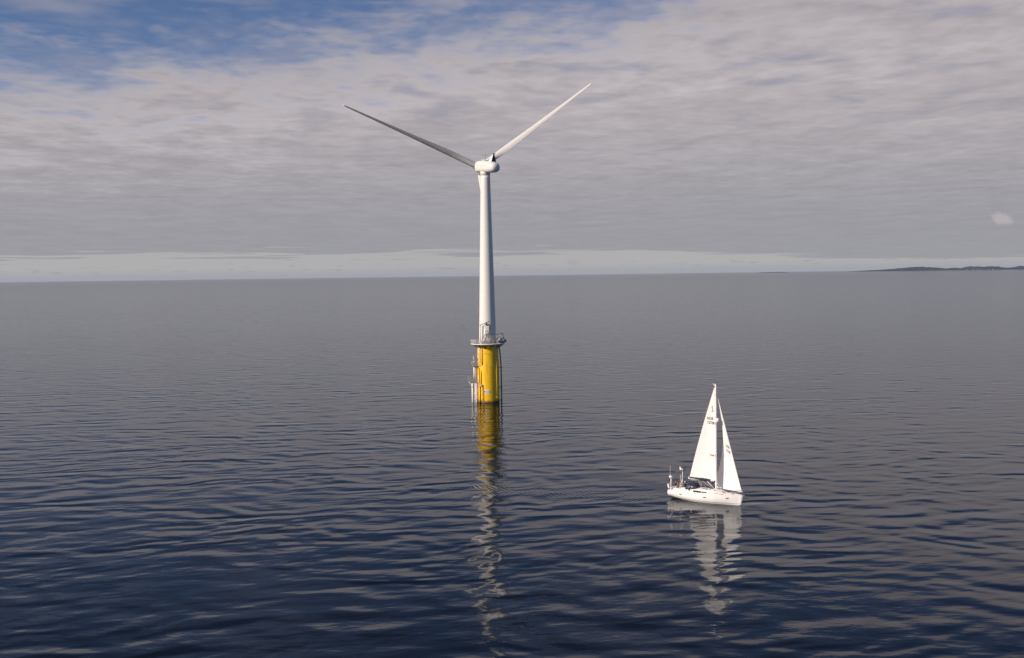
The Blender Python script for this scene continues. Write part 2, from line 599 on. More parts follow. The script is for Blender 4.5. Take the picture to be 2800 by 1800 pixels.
    arm = g.m('EXPONENT', g.mul(g.m('POWER', g.div(g.sub(aby, g.add(1.2, g.mul(back, 0.25))), g.add(0.8, g.mul(back, 0.09))), 2.0), -1.0))
    fade = g.mul(g.sstep(back, 1.0, 9.0), g.sstep(back, 62.0, 14.0))
    ph = g.add(g.mul(g.add(g.mul(aby, 0.80), g.mul(back, 0.42)), 8.4), wob)
    h = g.add(h, g.mul(g.mul(g.m('SINE', ph), 0.013), g.mul(arm, fade)))
    inner = g.m('EXPONENT', g.mul(g.m('POWER', g.div(by, g.add(1.0, g.mul(back, 0.10))), 2.0), -1.0))
    ph2 = g.add(g.mul(back, 4.6), wob)
    f2 = g.mul(g.sstep(back, 10.0, 14.0), g.sstep(back, 40.0, 16.0))
    h = g.add(h, g.mul(g.mul(g.m('SINE', ph2), 0.004), g.mul(inner, f2)))
    # rings thrown back by the floating foundation
    rx = g.sub(X, TURB.x)
    ry = g.sub(Y, TURB.y)
    rad = g.m('SQRT', g.add(g.mul(rx, rx), g.mul(ry, ry)))
    ring = g.mul(g.m('SINE', g.add(g.mul(rad, 7.5), g.mul(wob, 1.5))), g.m('EXPONENT', g.mul(rad, -0.045)))
    h = g.add(h, g.mul(g.mul(ring, 0.012), g.noise(g.mapped(P, (0.09, 0.09, 1)), 1.0, 1.0)))
    bump = g.node('ShaderNodeBump')
    bump.inputs['Strength'].default_value = 1.0
    bump.inputs['Distance'].default_value = 1.0
    t.links.new(h, bump.inputs['Height'])
    t.links.new(bump.outputs[0], shine.inputs['Normal'])
    t.links.new(bump.outputs[0], fres.inputs['Normal'])
    return m


def build_sea():
    mb = MB()
    n = 256
    radii = [0.5, 60, 120, 200, 300, 450, 700, 1100, 1800, 3000, 6000, 12000, 25000, 60000]
    rings = [[Vector((r * math.cos(2 * PI * k / n), r * math.sin(2 * PI * k / n), 0)) for k in range(n)] for r in radii]
    mb.rings(rings, caps=False)
    mb._face(list(mb.bm.verts)[:n])
    o = mb.build("sea", sea_material())
    for p in o.data.polygons:
        if p.normal.z < 0:
            o.data.flip_normals()
            break
    o['kind'] = "structure"


build_sea()


# ------------------------------------------------------------------ far islands
def island(name, prof, y0, depth):
    """ridge profile (x, height) extended back, with small bumps; a solid landform sitting in the sea"""
    mb = MB()
    x0, x1 = prof[0][0], prof[-1][0]
    nx = 150
    ny = 12
    P = []
    for j in range(ny + 1):
        v = j / ny
        row = []
        for i in range(nx + 1):
            x = x0 + (x1 - x0) * i / nx
            hgt = lerp_table(prof, x)
            cross = math.sin(PI * min(1.0, v)) ** 0.7 if 0 < v < 1 else 0.0
            jag = mnoise.fractal(Vector((x * 0.008, v * 6.0, 1.3)), 0.9, 2.0, 5) * 0.22
            z = hgt * cross * (1.0 + jag) - 2.0 * (1 - cross)
            yy = y0 + depth * (v - 0.5) + mnoise.noise(Vector((x * 0.003, v * 2, 4))) * depth * 0.18
            row.append(Vector((x, yy, z)))
        P.append(row)
    mb.grid(P)
    o = mb.build(name, M['rock'])
    o['kind'] = "structure"
    return o


ISL = [(9250, 0), (9389, 9), (9700, 22), (10008, 34), (10300, 46), (10507, 58), (10800, 80), (11007, 92), (11250, 88), (11406, 76), (11706, 64), (11806, 44), (11906, 40),
       (12000, 56), (12106, 58), (12250, 40), (12330, 40), (12450, 78), (12505, 90), (12700, 84), (12904, 78), (13050, 88), (13204, 82), (13400, 60), (13504, 48), (13704, 46), (13820, 66), (13903, 80), (14003, 82), (14500, 95), (15500, 70), (16500, 0)]
island("island_hills", [(x, h_ * 1.08) for x, h_ in ISL], 30000, 900)
island("skerry_land", [(6632, 0), (6720, 12), (6800, 9), (6900, 15), (7080, 13), (7200, 17), (7330, 14), (7430, 6), (7500, 0)], 29600, 200)
def far_house():
    o = thing("coast_house", "tiny white house low on the shore of the long hazy island", "house", (12560, 29560, 4), 0, "white houses on the far island shore")
    MB().box((0, 0, 6), (26, 14, 12)).build("wall", M['housepaint'], o)
    mb = MB()
    mb.rings([[Vector((sx * 15, -9, 12)), Vector((sx * 15, 9, 12)), Vector((sx * 15, 0, 19))] for sx in (-1, 1)], smooth=False)
    mb.build("roof", M['grey_steel'], o)
    return o


def copy_tree(src):
    r = src.copy()
    S.collection.objects.link(r)
    for ch in src.children:
        c = ch.copy()
        S.collection.objects.link(c)
        c.parent = r
    return r


h0 = far_house()
h0.scale = (0.7, 0.7, 0.7)
for x, y, s in ((12260, 29555, 0.7), (12420, 29550, 0.8), (12850, 29560, 0.7), (12960, 29552, 0.8), (11300, 29560, 0.6)):
    c = copy_tree(h0)
    c.location = (x, y, 4)
    c.scale = (s, s, s)


# ------------------------------------------------------------------ wind turbine
def build_turbine():
    T = thing("wind_turbine", "tall white floating wind turbine on a yellow cylindrical base in the sea", "wind turbine", TURB)
    YAW = R(20)
    TILT = R(5)
    W = M['turbine_white']
    # --- tower
    mb = MB()
    prof = []
    for i in range(41):
        z = 16.2 + (62.6 - 16.2) * i / 40
        prof.append((2.38 + (1.29 - 2.38) * ((z - 16.2) / 46.4), z))
    tower = mb.lathe(prof, 64).build("tower", W, T)
    mb = MB()
    for z in (16.5, 31.0, 47.0):
        r = 2.38 + (1.29 - 2.38) * ((z - 16.2) / 46.4)
        mb.lathe([(r + 0.001, z - 0.09), (r + 0.022, z - 0.06), (r + 0.022, z + 0.06), (r + 0.001, z + 0.09)], 64)
    mb.build_each("flange", W, tower)
    mb = MB()
    mb.lathe([(1.29, 62.3), (1.335, 62.32), (1.335, 62.75), (1.38, 62.8), (1.38, 63.35), (1.2, 63.4)], 48)
    mb.build("yaw_ring", W, T)
    # --- nacelle frame: axis pointing upwind (away to the left)
    a = Vector((-math.sin(YAW) * math.cos(TILT), math.cos(YAW) * math.cos(TILT), math.sin(TILT)))
    hh = Vector((math.cos(YAW), math.sin(YAW), 0))
    vv = hh.cross(a)
    C0 = Vector((0, 0, 64.75))
    def nac(x, y, z):          # x upwind, y to the right, z up
        return C0 + a * x + hh * y + vv * z
    YN = R(38)
    a2 = Vector((-math.sin(YN) * math.cos(TILT), math.cos(YN) * math.cos(TILT), math.sin(TILT)))
    h2 = Vector((math.cos(YN), math.sin(YN), 0))
    v2 = h2.cross(a2)
    a, hh, vv = a2, h2, v2
    def section(x, w, hgt, n=36, p=3.2, dz=0.0):
        pts = []
        for k in range(n):
            t = 2 * PI * k / n
            c, s = math.cos(t), math.sin(t)
            pts.append(nac(x, w / 2 * math.copysign(abs(c) ** (2 / p), c), dz + hgt / 2 * math.copysign(abs(s) ** (2 / p), s)))
        return pts
    mb = MB()
    secs = [(3.0, 2.5, 2.6, 2.6, 0), (2.85, 3.0, 3.0, 2.6, 0), (2.5, 3.25, 3.25, 2.8, 0), (1.0, 3.4, 3.4, 2.9, 0), (-1.5, 3.4, 3.35, 2.9, 0), (-3.2, 3.4, 3.2, 2.8, -0.03),
            (-4.4, 3.35, 3.0, 2.6, -0.08), (-5.2, 3.15, 2.75, 2.4, -0.13), (-5.8, 2.8, 2.4, 2.2, -0.18), (-6.2, 2.2, 1.9, 2.1, -0.2), (-6.45, 1.4, 1.2, 2.0, -0.2), (-6.55, 0.4, 0.4, 2.0, -0.2)]
    mb.rings([section(x if x > 0 else x * 0.84, w * 0.97, h_ * 0.97, p=p, dz=dz) for x, w, h_, p, dz in secs])
    nacelle = mb.build("nacelle", W, T)
    mb = MB()
    for x0, x1, z0 in ((-2.6, 2.4, 0.30),):                 # side seam and vents on the flank that faces the camera
        for i in range(9):
            xa = x0 + (x1 - x0) * i / 9
            mb.tube([nac(xa, -1.665, z0), nac(xa + 0.42, -1.665, z0)], 0.022, 6)
    mb.build("panel_seam", M['galv'], nacelle)
    mb = MB()
    for i in range(5):
        mb.tube([nac(-0.5 - i * 0.32, -1.665, 0.10 - 0.02 * i), nac(-0.68 - i * 0.32, -1.665, 0.10 - 0.02 * i)], 0.02, 6)
    mb.build_each("vent_slot", M['galv'], nacelle)
    # roof hatch, wind mast and cross bar
    mb = MB()
    b3 = Matrix((hh, a, vv)).transposed()
    mb.box(nac(0.2, 0, 1.78), (1.3, 1.7, 0.14), b3)
    for xx in (-0.6, 1.0):
        for yy in (-0.55, 0.55):
            mb.tube([nac(xx, yy, 1.7), nac(xx, yy, 2.25)], 0.035, 6)
            mb.ball(nac(xx, yy, 2.28), 0.08, 6)
    mb.build("roof_hatch", W, nacelle)
    mb = MB()
    mb.tube([nac(0.1, 0, 1.75), nac(0.1, 0, 3.15)], 0.03, 6)
    mb.tube([nac(-1.1, 0, 3.12), nac(1.3, 0, 3.12)], 0.028, 6)
    mb.ball(nac(0.1, 0, 3.12), 0.12, 8)
    for xx in (-1.1, 1.3):
        mb.tube([nac(xx, 0, 3.0), nac(xx, 0, 3.34)], 0.035, 6)
    mb.build("wind_sensor", M['dark_steel'], nacelle)
    # rear cooler fin: two white side plates holding a black radiator, T-shaped cap
    mb = MB()
    mb.rings([[nac(xf, -w, z), nac(xb, -w, z), nac(xb, w, z), nac(xf, w, z)] for z, w, xf, xb in
              ((0.95, 0.92, -2.05, -3.80), (1.5, 0.80, -2.45, -3.80), (2.3, 0.55, -3.05, -3.76), (3.0, 0.33, -3.42, -3.72), (3.5, 0.20, -3.5, -3.7))], smooth=False)
    fin = mb.build("cooler_fin", W, T)
    mb = MB()
    mb.rings([[nac(xx, -w, z), nac(xx - 0.06, -w, z), nac(xx - 0.06, w, z), nac(xx, w, z)] for z, w, xx in
              ((1.18, 0.80, -3.802), (2.3, 0.50, -3.762), (3.0, 0.28, -3.722), (3.45, 0.17, -3.702))], smooth=False)
    mb.build("radiator", M['dark_steel'], fin)
    mb = MB()
    mb.box(nac(-3.65, 0, 3.56), (1.0, 0.42, 0.12), b3)
    mb.build("fin_cap", M['grey_steel'], fin)
    mb = MB()
    mb.rings([section(x, w, h_, p=2.6, dz=dz) for x, w, h_, dz in ((-3.7, 1.5, 0.5, 1.20), (-4.3, 1.4, 0.5, 1.02), (-4.8, 1.1, 0.4, 0.76))])
    mb.build("rear_housing", W, nacelle)
    # --- hub
    YAWR = R(20)
    a = Vector((-math.sin(YAWR) * math.cos(TILT), math.cos(YAWR) * math.cos(TILT), math.sin(TILT)))
    hh = Vector((math.cos(YAWR), math.sin(YAWR), 0))
    vv = hh.cross(a)
    HUB = C0 + Vector((0, 0, -0.15)) + a * 4.2
    mb = MB()
    prof = [(1.25, -1.35), (1.55, -1.2), (1.65, -0.5), (1.68, 0.3), (1.55, 1.0), (1.2, 1.7), (0.7, 2.2), (0.25, 2.4), (0.02, 2.42)]
    mb.lathe(prof, 40, HUB, a)
    hub = mb.build("hub", W, T)
    # --- blades
    def blade(angle, length, pitch):
        th = R(angle)
        rad = (hh * math.cos(th) + vv * math.sin(th))
        cone = R(2.0)
        rdir = (rad * math.cos(cone) + a * math.sin(cone)).normalized()
        back = (-a - rdir * (-a).dot(rdir)).normalized()         # towards the viewer
        tang = rdir.cross(back).normalized()
        # tangential direction running clockwise as seen by the viewer
        cw = (hh * math.sin(th) - vv * math.cos(th))
        if tang.dot(cw) < 0:
            tang = -tang
        rings = []
        N = 46
        for i in range(N + 1):
            s = i / N
            r = 1.0 + (length - 1.0) * s
            u = r / length
            root = 1 - smooth1(0.055, 0.20, u)
            chord = 3.15 * (1 - 0.80 * smooth1(0.15, 1.15, u)) if u > 0.2 else 3.1
            chord = lerp_table([(0, 1.9), (0.05, 1.9), (0.10, 2.1), (0.15, 2.4), (0.20, 2.6), (0.25, 2.6), (0.30, 2.42), (0.5, 1.72), (0.75, 1.12), (0.93, 0.72), (0.985, 0.50), (1.0, 0.42)], u)
            tk = lerp_table([(0, 1.85), (0.06, 1.85), (0.13, 1.45), (0.21, 0.95), (0.35, 0.60), (0.6, 0.34), (0.9, 0.16), (1.0, 0.04)], u)
            tw = R(pitch + 5 * (1 - smooth1(0.12, 0.85, u)))
            cdir = back * math.cos(tw) + tang * math.sin(tw)     # chord direction
            ndir = rdir.cross(cdir).normalized()
            c = HUB + rdir * r + a * (0.9 * (u ** 2))            # slight pre-bend
            ring = []
            n = 28
            for k in range(n):
                t = 2 * PI * k / n
                xx = math.cos(t)
                # teardrop section, round at the root
                yy = math.sin(t) * (root + (1 - root) * (0.5 + 0.5 * ((1 - xx) / 2) ** 0.6) * (1 - 0.55 * (max(0, xx)) ** 2))
                off = 0.06 * (1 - root) * chord
                ring.append(c + cdir * (xx * chord * 0.82 / 2 + off) + ndir * (yy * tk / 2))
            rings.append(ring)
        b = MB().rings(rings).build("blade", M['blade_white'], T)
        mb2 = MB()
        mb2.lathe([(0.95, 0.0), (1.02, 0.05), (1.02, 0.5), (0.95, 0.55)], 32, HUB + rdir * 1.35, rdir)
        mb2.build("blade_collar", M['grey_steel'], b)
        return b
    PITCH = 37
    blade(36.0, 42.5, PITCH)
    blade(157.6, 41.4, PITCH)
    blade(277.0, 41.4, PITCH)

    # --- yellow foundation
    mb = MB()
    prof = [(3.05, -6.0), (3.05, 0.35), (3.05, 3.0), (3.05, 8.0), (3.04, 10.3), (2.98, 11.5), (2.9, 13.2), (2.86, 14.5), (2.85, 15.75)]
    base = mb.lathe(prof, 72).build("foundation", M['yellow'], T)
    mb = MB()
    mb.lathe([(3.052, -1.5), (3.075, -1.4), (3.075, 0.26), (3.052, 0.36)], 72)
    mb.build("waterline_band", M['growth'], base)
    mb = MB()
    for z, r in ((10.25, 3.045), (6.2, 3.055), (13.3, 2.9)):
        mb.lathe([(r, z - 0.05), (r + 0.015, z - 0.03), (r + 0.015, z + 0.03), (r, z + 0.05)], 72)
    mb.build_each("weld_seam", M['yellow'], base)

    def cyl(deg, r, z):       # deg: 0 faces the camera, positive to the right
        t = R(deg)
        return Vector((math.sin(t) * r, -math.cos(t) * r, z))
    # draught marks, numbers one per metre
    def put_text(mb, body, size, deg, z, r, lift=0.012):
        vs, fs = text_mesh(body, size)
        w = max(v.x for v in vs)
        bv = []
        for v in vs:
            bv.append(mb.bm.verts.new(cyl(deg + math.degrees((v.x - w / 2) / r), r + lift, z + v.y)))
        for f in fs:
            mb._face([bv[i] for i in f])
    for k in range(10):
        mb = MB()
        put_text(mb, "%d" % (k + 1), 0.42, 15.5, 0.75 + k * 0.98, 3.055)
        zt = 0.65 + k * 0.98
        for dz in (0.0, 0.49):
            P = [[cyl(d, 3.066, zt + dz + e) for d in (20.5, 22.5, 24.0 if dz == 0 else 22.6)] for e in (0, 0.09)]
            mb.grid(P, False)
        mb.build_each("draught_mark", M['mark'], base, norm=False)
    # name sign
    mb = MB()
    def curved(mb, d0, d1, z0, z1, r):
        outer = [[cyl(d0 + (d1 - d0) * i / 8, r, z) for i in range(9)] for z in (z0, z1)]
        inner = [[cyl(d0 + (d1 - d0) * i / 8, r - 0.03, z) for i in range(9)] for z in (z0, z1)]
        loop = lambda i: [outer[0][i], outer[1][i], inner[1][i], inner[0][i]]
        mb.rings([loop(i) for i in range(9)], smooth=False)
    curved(mb, -20, 8, 2.65, 3.62, 3.11)
    sign = mb.build("name_sign", M['sign_white'], T)
    mb = MB()
    curved(mb, -20, 8, 2.90, 3.10, 3.118)
    curved(mb, -17, 8, 3.36, 3.45, 3.118)
    curved(mb, -20, -15, 2.90, 3.22, 3.122)
    mb.build("sign_band", M['sign_blue'], sign)
    # thin riser on the right ending in a ball
    mb = MB()
    mb.tube([cyl(53, 3.02, 12.2), cyl(52, 3.15, 11.2), cyl(47, 3.22, 9.0), cyl(48, 3.22, 4.5), cyl(48.5, 3.22, 1.5)], 0.085, 10)
    mb.ball(cyl(47.5, 3.25, 1.42), 0.2, 10)
    for z in (10.5, 8.3, 6.0, 3.8, 2.0):
        mb.tube([cyl(47.5, 3.0, z), cyl(47.5, 3.24, z)], 0.05, 6)
    mb.build("riser_pipe", M['yellow'], base)
    # yellow tube shaped to stand in for the railing's shadow curve below the deck
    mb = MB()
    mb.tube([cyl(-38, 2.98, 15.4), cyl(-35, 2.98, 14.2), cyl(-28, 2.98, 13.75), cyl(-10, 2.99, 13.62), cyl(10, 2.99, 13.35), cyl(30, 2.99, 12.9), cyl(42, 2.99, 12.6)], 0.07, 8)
    mb.build("rail_shadow_arc", M['yellow'], base)
    # cable tubes standing off on the right
    mb = MB()
    mb.tube([Vector((3.15, -0.2, 15.4)), Vector((3.45, -0.2, 12.5)), Vector((3.62, -0.2, 9.5)), Vector((3.66, -0.2, -3.0))], 0.19, 14)
    MB().tube([Vector((2.7, 1.5, 15.4)), Vector((2.75, 1.75, 9.5)), Vector((2.78, 1.8, -3.0))], 0.16, 12).build("cable_tube", M['brown_pipe'], base)
    for z in (9.4, 3.95, 0.45):
        mb.tube([Vector((2.9, -0.1, z)), Vector((3.66, -0.2, z))], 0.11, 8)
        mb.lathe([(0.2, -0.14), (0.255, -0.12), (0.255, 0.12), (0.2, 0.14)], 14, (3.66 if z < 9 else 3.63, -0.2, z))
    mb.build("cable_tube", M['brown_pipe'], base)
    # boat landing: pairs of white pipes on the left
    mb = MB()
    LP = [(-4.35, -1.1)]
    mb.tube([(-4.35, -1.1, -3), (-4.35, -1.1, 5.85)], 0.24, 14)
    for z in (0.9, 2.4, 4.3):
        mb.tube([(-4.35, -1.1, z), (-2.7, -1.0, z)], 0.09, 8)
    mb.lathe([(0.24, -0.25), (0.32, -0.22), (0.32, 0.22), (0.24, 0.25)], 14, (-4.35, -1.1, 4.45))
    mb.build("fender_pipe", M['pipe_white'], T)
    for px, py in ((-3.58, -1.6), (-3.24, -1.9)):
        mb = MB()
        mb.tube([(px, py, -3), (px, py, 5.3)], 0.15, 12)
        for z in (0.8, 2.9, 4.9):
            mb.tube([(px, py, z), (px * 0.8, py * 0.8, z)], 0.07, 8)
        mb.build("fender_pipe", M['pipe_white'], T)
    mb = MB()
    mb.tube([(-3.82, -1.2, 5.2), (-3.82, -1.2, 12.6)], 0.24, 14)
    MB().tube([(-3.52, -1.5, 5.6), (-3.52, -1.5, 10.2)], 0.10, 10).build("fender_pipe", M['pipe_white'], T)
    for z in (5.8, 8.0, 9.8):
        mb.tube([(-3.82, -1.2, z), (-2.6, -1.0, z)], 0.08, 8)
    mb.build("fender_pipe", M['pipe_white'], T)
    # lower rest platform with railing and brace
    def rail(mb, pts, z0, hgt, r=0.035, closed=False):
        pts = [Vector(p) for p in pts]
        pp = pts + ([pts[0]] if closed else [])
        for fz in (0.33, 0.66, 1.0):
            mb.tube([p + Vector((0, 0, z0 + hgt * fz)) for p in pp], r, 6)
        for p in pts:
            mb.tube([p + Vector((0, 0, z0)), p + Vector((0, 0, z0 + hgt))], r, 6)
    mb = MB()
    mb.box((-4.75, -1.1, 5.92), (1.7, 1.3, 0.12))
    lp = mb.build("rest_platform", M['galv'], T)
    mb = MB()
    rail(mb, [(-3.95, -1.72, 0), (-4.75, -1.72, 0), (-5.55, -1.72, 0), (-5.55, -1.1, 0), (-5.55, -0.48, 0), (-4.75, -0.48, 0)], 5.98, 1.1)
    mb.build("railing", M['galv'], lp)
    mb = MB()
    mb.tube([(-5.4, -1.1, 5.85), (-4.4, -1.1, 4.5)], 0.09, 8)
    mb.tube([(-5.0, -1.1, 5.85), (-5.0, -1.1, 5.4)], 0.08, 8)
    mb.build("brace", M['pipe_white'], lp)
    # upper rest platform
    mb = MB()
    mb.box((-3.65, -1.6, 10.22), (1.7, 1.2, 0.12))
    up = mb.build("rest_platform", M['galv'], T)
    mb = MB()
    rail(mb, [(-3.0, -2.18, 0), (-3.7, -2.18, 0), (-4.48, -2.18, 0), (-4.48, -1.02, 0)], 10.28, 1.1)
    mb.build("railing", M['galv'], up)
    mb = MB()
    mb.tube([(-4.2, -1.6, 10.15), (-3.0, -1.4, 9.7)], 0.07, 8)
    mb.tube([(-3.9, -1.6, 11.3), (-3.9, -1.6, 12.9)], 0.12, 10)
    mb.box((-3.95, -1.75, 10.75), (0.35, 0.3, 0.8))
    mb.build("brace", M['galv'], up)
    # ladders with safety hoops
    def ladder(p0, p1, wdir, w=0.5, step=0.33, hoops=True, name="ladder", mat=None):
        p0, p1, wd = Vector(p0), Vector(p1), Vector(wdir).normalized()
        mb = MB()
        for s in (-0.5, 0.5):
            mb.tube([p0 + wd * w * s, p1 + wd * w * s], 0.05, 6)
        L = (p1 - p0).length
        d = (p1 - p0).normalized()
        k = 0.2
        while k < L:
            mb.tube([p0 + d * k - wd * w / 2, p0 + d * k + wd * w / 2], 0.032, 5)
            k += step
        if hoops:
            nrm = wd.cross(d).normalized()
            if nrm.y > 0:
                nrm = -nrm
            k = 1.5
            while k < L:
                c = p0 + d * k
                mb.tube([c + wd * w * 0.7 * math.cos(t) + nrm * 0.75 * math.sin(t) for t in [PI * q / 8 for q in range(9)]], 0.025, 5)
                k += 1.1
            for q in (2, 4, 6):
                t = PI * q / 8
                o = wd * w * 0.7 * math.cos(t) + nrm * 0.75 * math.sin(t)
                mb.tube([p0 + d * 1.5 + o, p1 + o], 0.022, 5)
        return mb.build(name, mat or M['galv'], T)
    wd = Vector((math.cos(R(-45)), math.sin(R(-45)), 0))
    ladder((-2.35, -2.28, 9.9), (-2.2, -2.2, 16.0), (0.8, -0.5, 0), 0.75, hoops=True, mat=M['pipe_white'])
    ladder((-3.1, -1.62, 5.6), (-3.02, -1.55, 9.9), (0.75, -0.6, 0), 0.6, hoops=False, mat=M['yellow'])
    ladder((-2.5, -2.32, -0.5), (-2.5, -2.32, 5.4), (0.75, -0.6, 0), 0.55, hoops=False, mat=M['yellow'])
    # yellow service pipes beside the ladders
    mb = MB()
    mb.tube([cyl(-45, 3.30, -2), cyl(-45, 3.30, 4.6)], 0.16, 12)
    mb.tube([cyl(-38, 3.22, 5.0), cyl(-37, 3.2, 8.2), cyl(-40, 3.15, 9.0)], 0.12, 10)
    mb.tube([cyl(-50, 3.22, -2), cyl(-50, 3.25, 9.6)], 0.13, 10)
    mb.tube([cyl(-30, 3.2, 10.4), cyl(-30, 3.05, 13.0), cyl(-31, 3.0, 15.6)], 0.11, 10)
    mb.tube([cyl(-44, 3.4, 4.6), cyl(-38, 3.42, 4.75), cyl(-31, 3.42, 4.55), cyl(-28, 3.40, 4.0), cyl(-27.5, 3.40, 1.5), cyl(-27.5, 3.36, 0.6)], 0.13, 12)
    mb.build_each("service_pipe", M['yellow'], base)
    mb = MB()
    mb.box(cyl(-42, 3.42, 4.72), (1.3, 0.28, 0.22), Matrix.Rotation(R(-42), 3, 'Z'))
    mb.box(cyl(-33, 3.5, 4.95), (0.5, 0.35, 0.25), Matrix.Rotation(R(-33), 3, 'Z'))
    mb.tube([cyl(-58, 3.4, 5.0), cyl(-40, 3.5, 4.6)], 0.08, 8)
    mb.build_each("pipe_bracket", M['galv'], base)
    mb = MB()
    mb.tube([cyl(-53, 3.35, -2), cyl(-53, 3.35, 4.4)], 0.11, 10)
    mb.tube([cyl(-53, 3.38, 5.0), cyl(-53, 3.38, 7.4)], 0.11, 10)
    mb.build_each("service_pipe", M['pipe_white'], base)

    # --- working platform
    mb = MB()
    mb.lathe([(2.9, 15.78), (4.55, 16.0), (4.68, 16.05), (4.68, 16.22), (4.6, 16.27), (2.3, 16.27)], 28)
    deck = mb.build("platform", M['pipe_white'], T)
    mb = MB()
    for k in range(14):
        d = 360 / 14 * k + 8
        P = [cyl(d, 2.88, 14.75), cyl(d, 2.88, 15.85), cyl(d, 4.55, 15.98)]
        q = cyl(d + 90, 0.06, 0)
        mb.rings([[p + q for p in P], [p - q for p in P]], smooth=False)
    mb.build_each("bracket", M['grey_steel'], deck)
    mb = MB()
    NP = 36
    pts = [cyl(360 / NP * k, 4.66, 0) for k in range(NP)]
    rail(mb, pts, 16.27, 1.15, 0.042, True)
    mb.build("railing", M['galv'], deck)
    mb = MB()
    for d0, d1 in ((-100, -75), (-70, -45), (-14, 16), (40, 62)):
        P = [[cyl(d0 + (d1 - d0) * i / 6, 4.60, z) for i in range(7)] for z in (16.45, 17.2)]
        mb.grid(P, False)
    mb.build_each("mesh_panel", M['grey_steel'], deck, thick=0.03)
    # equipment on deck, left to right
    mb = MB()
    mb.box(cyl(-62, 3.9, 16.75), (1.3, 0.7, 0.9), Matrix.Rotation(R(-62), 3, 'Z'))
    mb.box(cyl(-88, 4.0, 16.7), (1.0, 0.7, 0.85), Matrix.Rotation(R(-88), 3, 'Z'))
    mb.build_each("deck_locker", M['pipe_white'], deck, bevel=0.03)
    mb = MB()
    mb.box(cyl(62, 3.7, 17.0), (1.2, 1.0, 1.4), Matrix.Rotation(R(62), 3, 'Z'))
    mb.box(cyl(78, 4.15, 16.9), (0.9, 0.7, 1.2), Matrix.Rotation(R(78), 3, 'Z'))
    mb.lathe([(0.42, -0.5), (0.42, -0.42), (0.25, -0.4), (0.25, 0.4), (0.42, 0.42), (0.42, 0.5)], 18, cyl(70, 4.6, 17.0), cyl(160, 1, 0))
    mb.tube([cyl(52, 3.3, 16.27), cyl(52, 3.3, 19.0)], 0.14, 10)
    mb.tube([cyl(30, 3.2, 18.75), cyl(75, 4.3, 19.05)], 0.10, 8)
    mb.tube([cyl(75, 4.3, 19.05), cyl(80, 4.6, 17.2)], 0.09, 8)
    mb.box(cyl(76, 4.2, 18.95), (0.35, 0.35, 0.5))
    mb.box(cyl(48, 3.4, 18.2), (0.5, 0.4, 0.7))
    mb.build_each("deck_equipment", M['grey_steel'], deck, bevel=0.02)
    mb = MB()
    for d, r in ((95, 4.35), (72, 4.85), (84, 4.95)):
        mb.ball(cyl(d, r, 16.85), 0.30, 10, (0.9, 0.9, 1.5))
    mb.build_each("fender_buoy", M['grey_steel'], deck)
    # davit crane left of the tower
    mb = MB()
    c0 = Vector((-1.9, -2.3, 16.27))
    mb.tube([c0, c0 + Vector((0, 0, 5.2))], 0.20, 12)
    mb.lathe([(0.34, 0.0), (0.34, 0.15), (0.21, 0.2)], 14, c0)
    crane = mb.build("davit_crane", M['pipe_white'], T)
    mb = MB()
    tip = c0 + Vector((2.35, -0.6, 6.05))
    s0 = c0 + Vector((-0.2, 0, 5.0))
    nseg = 9
    dd = (tip - s0)
    for off in (Vector((0, 0, 0.16)), Vector((0, 0.14, -0.08)), Vector((0, -0.14, -0.08))):
        mb.tube([s0 + off, tip + off * 0.5], 0.035, 6)
    for k in range(nseg):
        q0 = s0 + dd * (k / nseg)
        q1 = s0 + dd * ((k + 1) / nseg)
        mb.tube([q0 + Vector((0, 0, 0.16)), q1 + Vector((0, -0.14, -0.08))], 0.025, 5)
        mb.tube([q0 + Vector((0, 0.14, -0.08)), q1 + Vector((0, 0, 0.16))], 0.025, 5)
    mb.tube([tip, tip + Vector((0.02, 0, 0.35))], 0.06, 6)
    mb.tube([tip + Vector((-0.45, 0, 0)), tip + Vector((-0.45, 0, -0.6))], 0.03, 5)
    mb.build("crane_arm", M['dark_steel'], crane)
    # entrance: door box, landing, steps and lamp
    mb = MB()
    mb.box((-0.05, -2.42, 20.05), (1.25, 0.75, 2.3))
    ent = mb.build("entrance", W, T, bevel=0.05)
    mb = MB()
    mb.box((-0.22, -2.81, 20.0), (0.62, 0.03, 1.9))
    door = mb.build("door", M['pipe_white'], ent)
    MB().box((-0.02, -2.84, 19.95), (0.07, 0.03, 0.22)).build("handle", M['dark_steel'], ent)
    mb = MB()
    mb.box((0.42, -2.82, 20.0), (0.12, 0.05, 2.1))
    mb.box((0.18, -2.83, 19.0), (0.9, 0.05, 0.08))
    mb.box((-0.25, -2.825, 19.55), (0.5, 0.03, 0.3))
    mb.build("door_frame", M['grey_steel'], ent)
    mb = MB()
    mb.box((0.0, -2.75, 18.75), (1.7, 1.1, 0.1))
    rail(mb, [(0.85, -2.25, 0), (0.85, -3.25, 0), (0.1, -3.25, 0), (-0.6, -3.25, 0)], 18.8, 1.0, 0.04)
    for px in (-0.75, 0.1, 0.8):
        mb.tube([(px, -3.2, 16.27), (px, -3.2, 18.75)], 0.06, 8)
    for z in (17.0, 17.9):
        mb.tube([(-0.75, -3.2, z), (0.8, -3.2, z)], 0.04, 6)
    mb.build("landing", M['galv'], ent)
    mb = MB()
    for s in (-0.35, 0.35):
        mb.box((-1.15, -2.95 + s, 17.5), (0.14, 0.05, 2.9), Matrix.Rotation(R(28), 3, 'Y'))
    for k in range(9):
        f = k / 8
        mb.box((-1.82 + 1.3 * f, -2.95, 16.35 + 2.35 * f), (0.25, 0.7, 0.04))
    mb.build("stairs", M['pipe_white'], ent)
    mb = MB()
    mb.box((-0.2, -2.75, 21.55), (0.5, 0.5, 0.32), Matrix.Rotation(R(25), 3, 'X'))
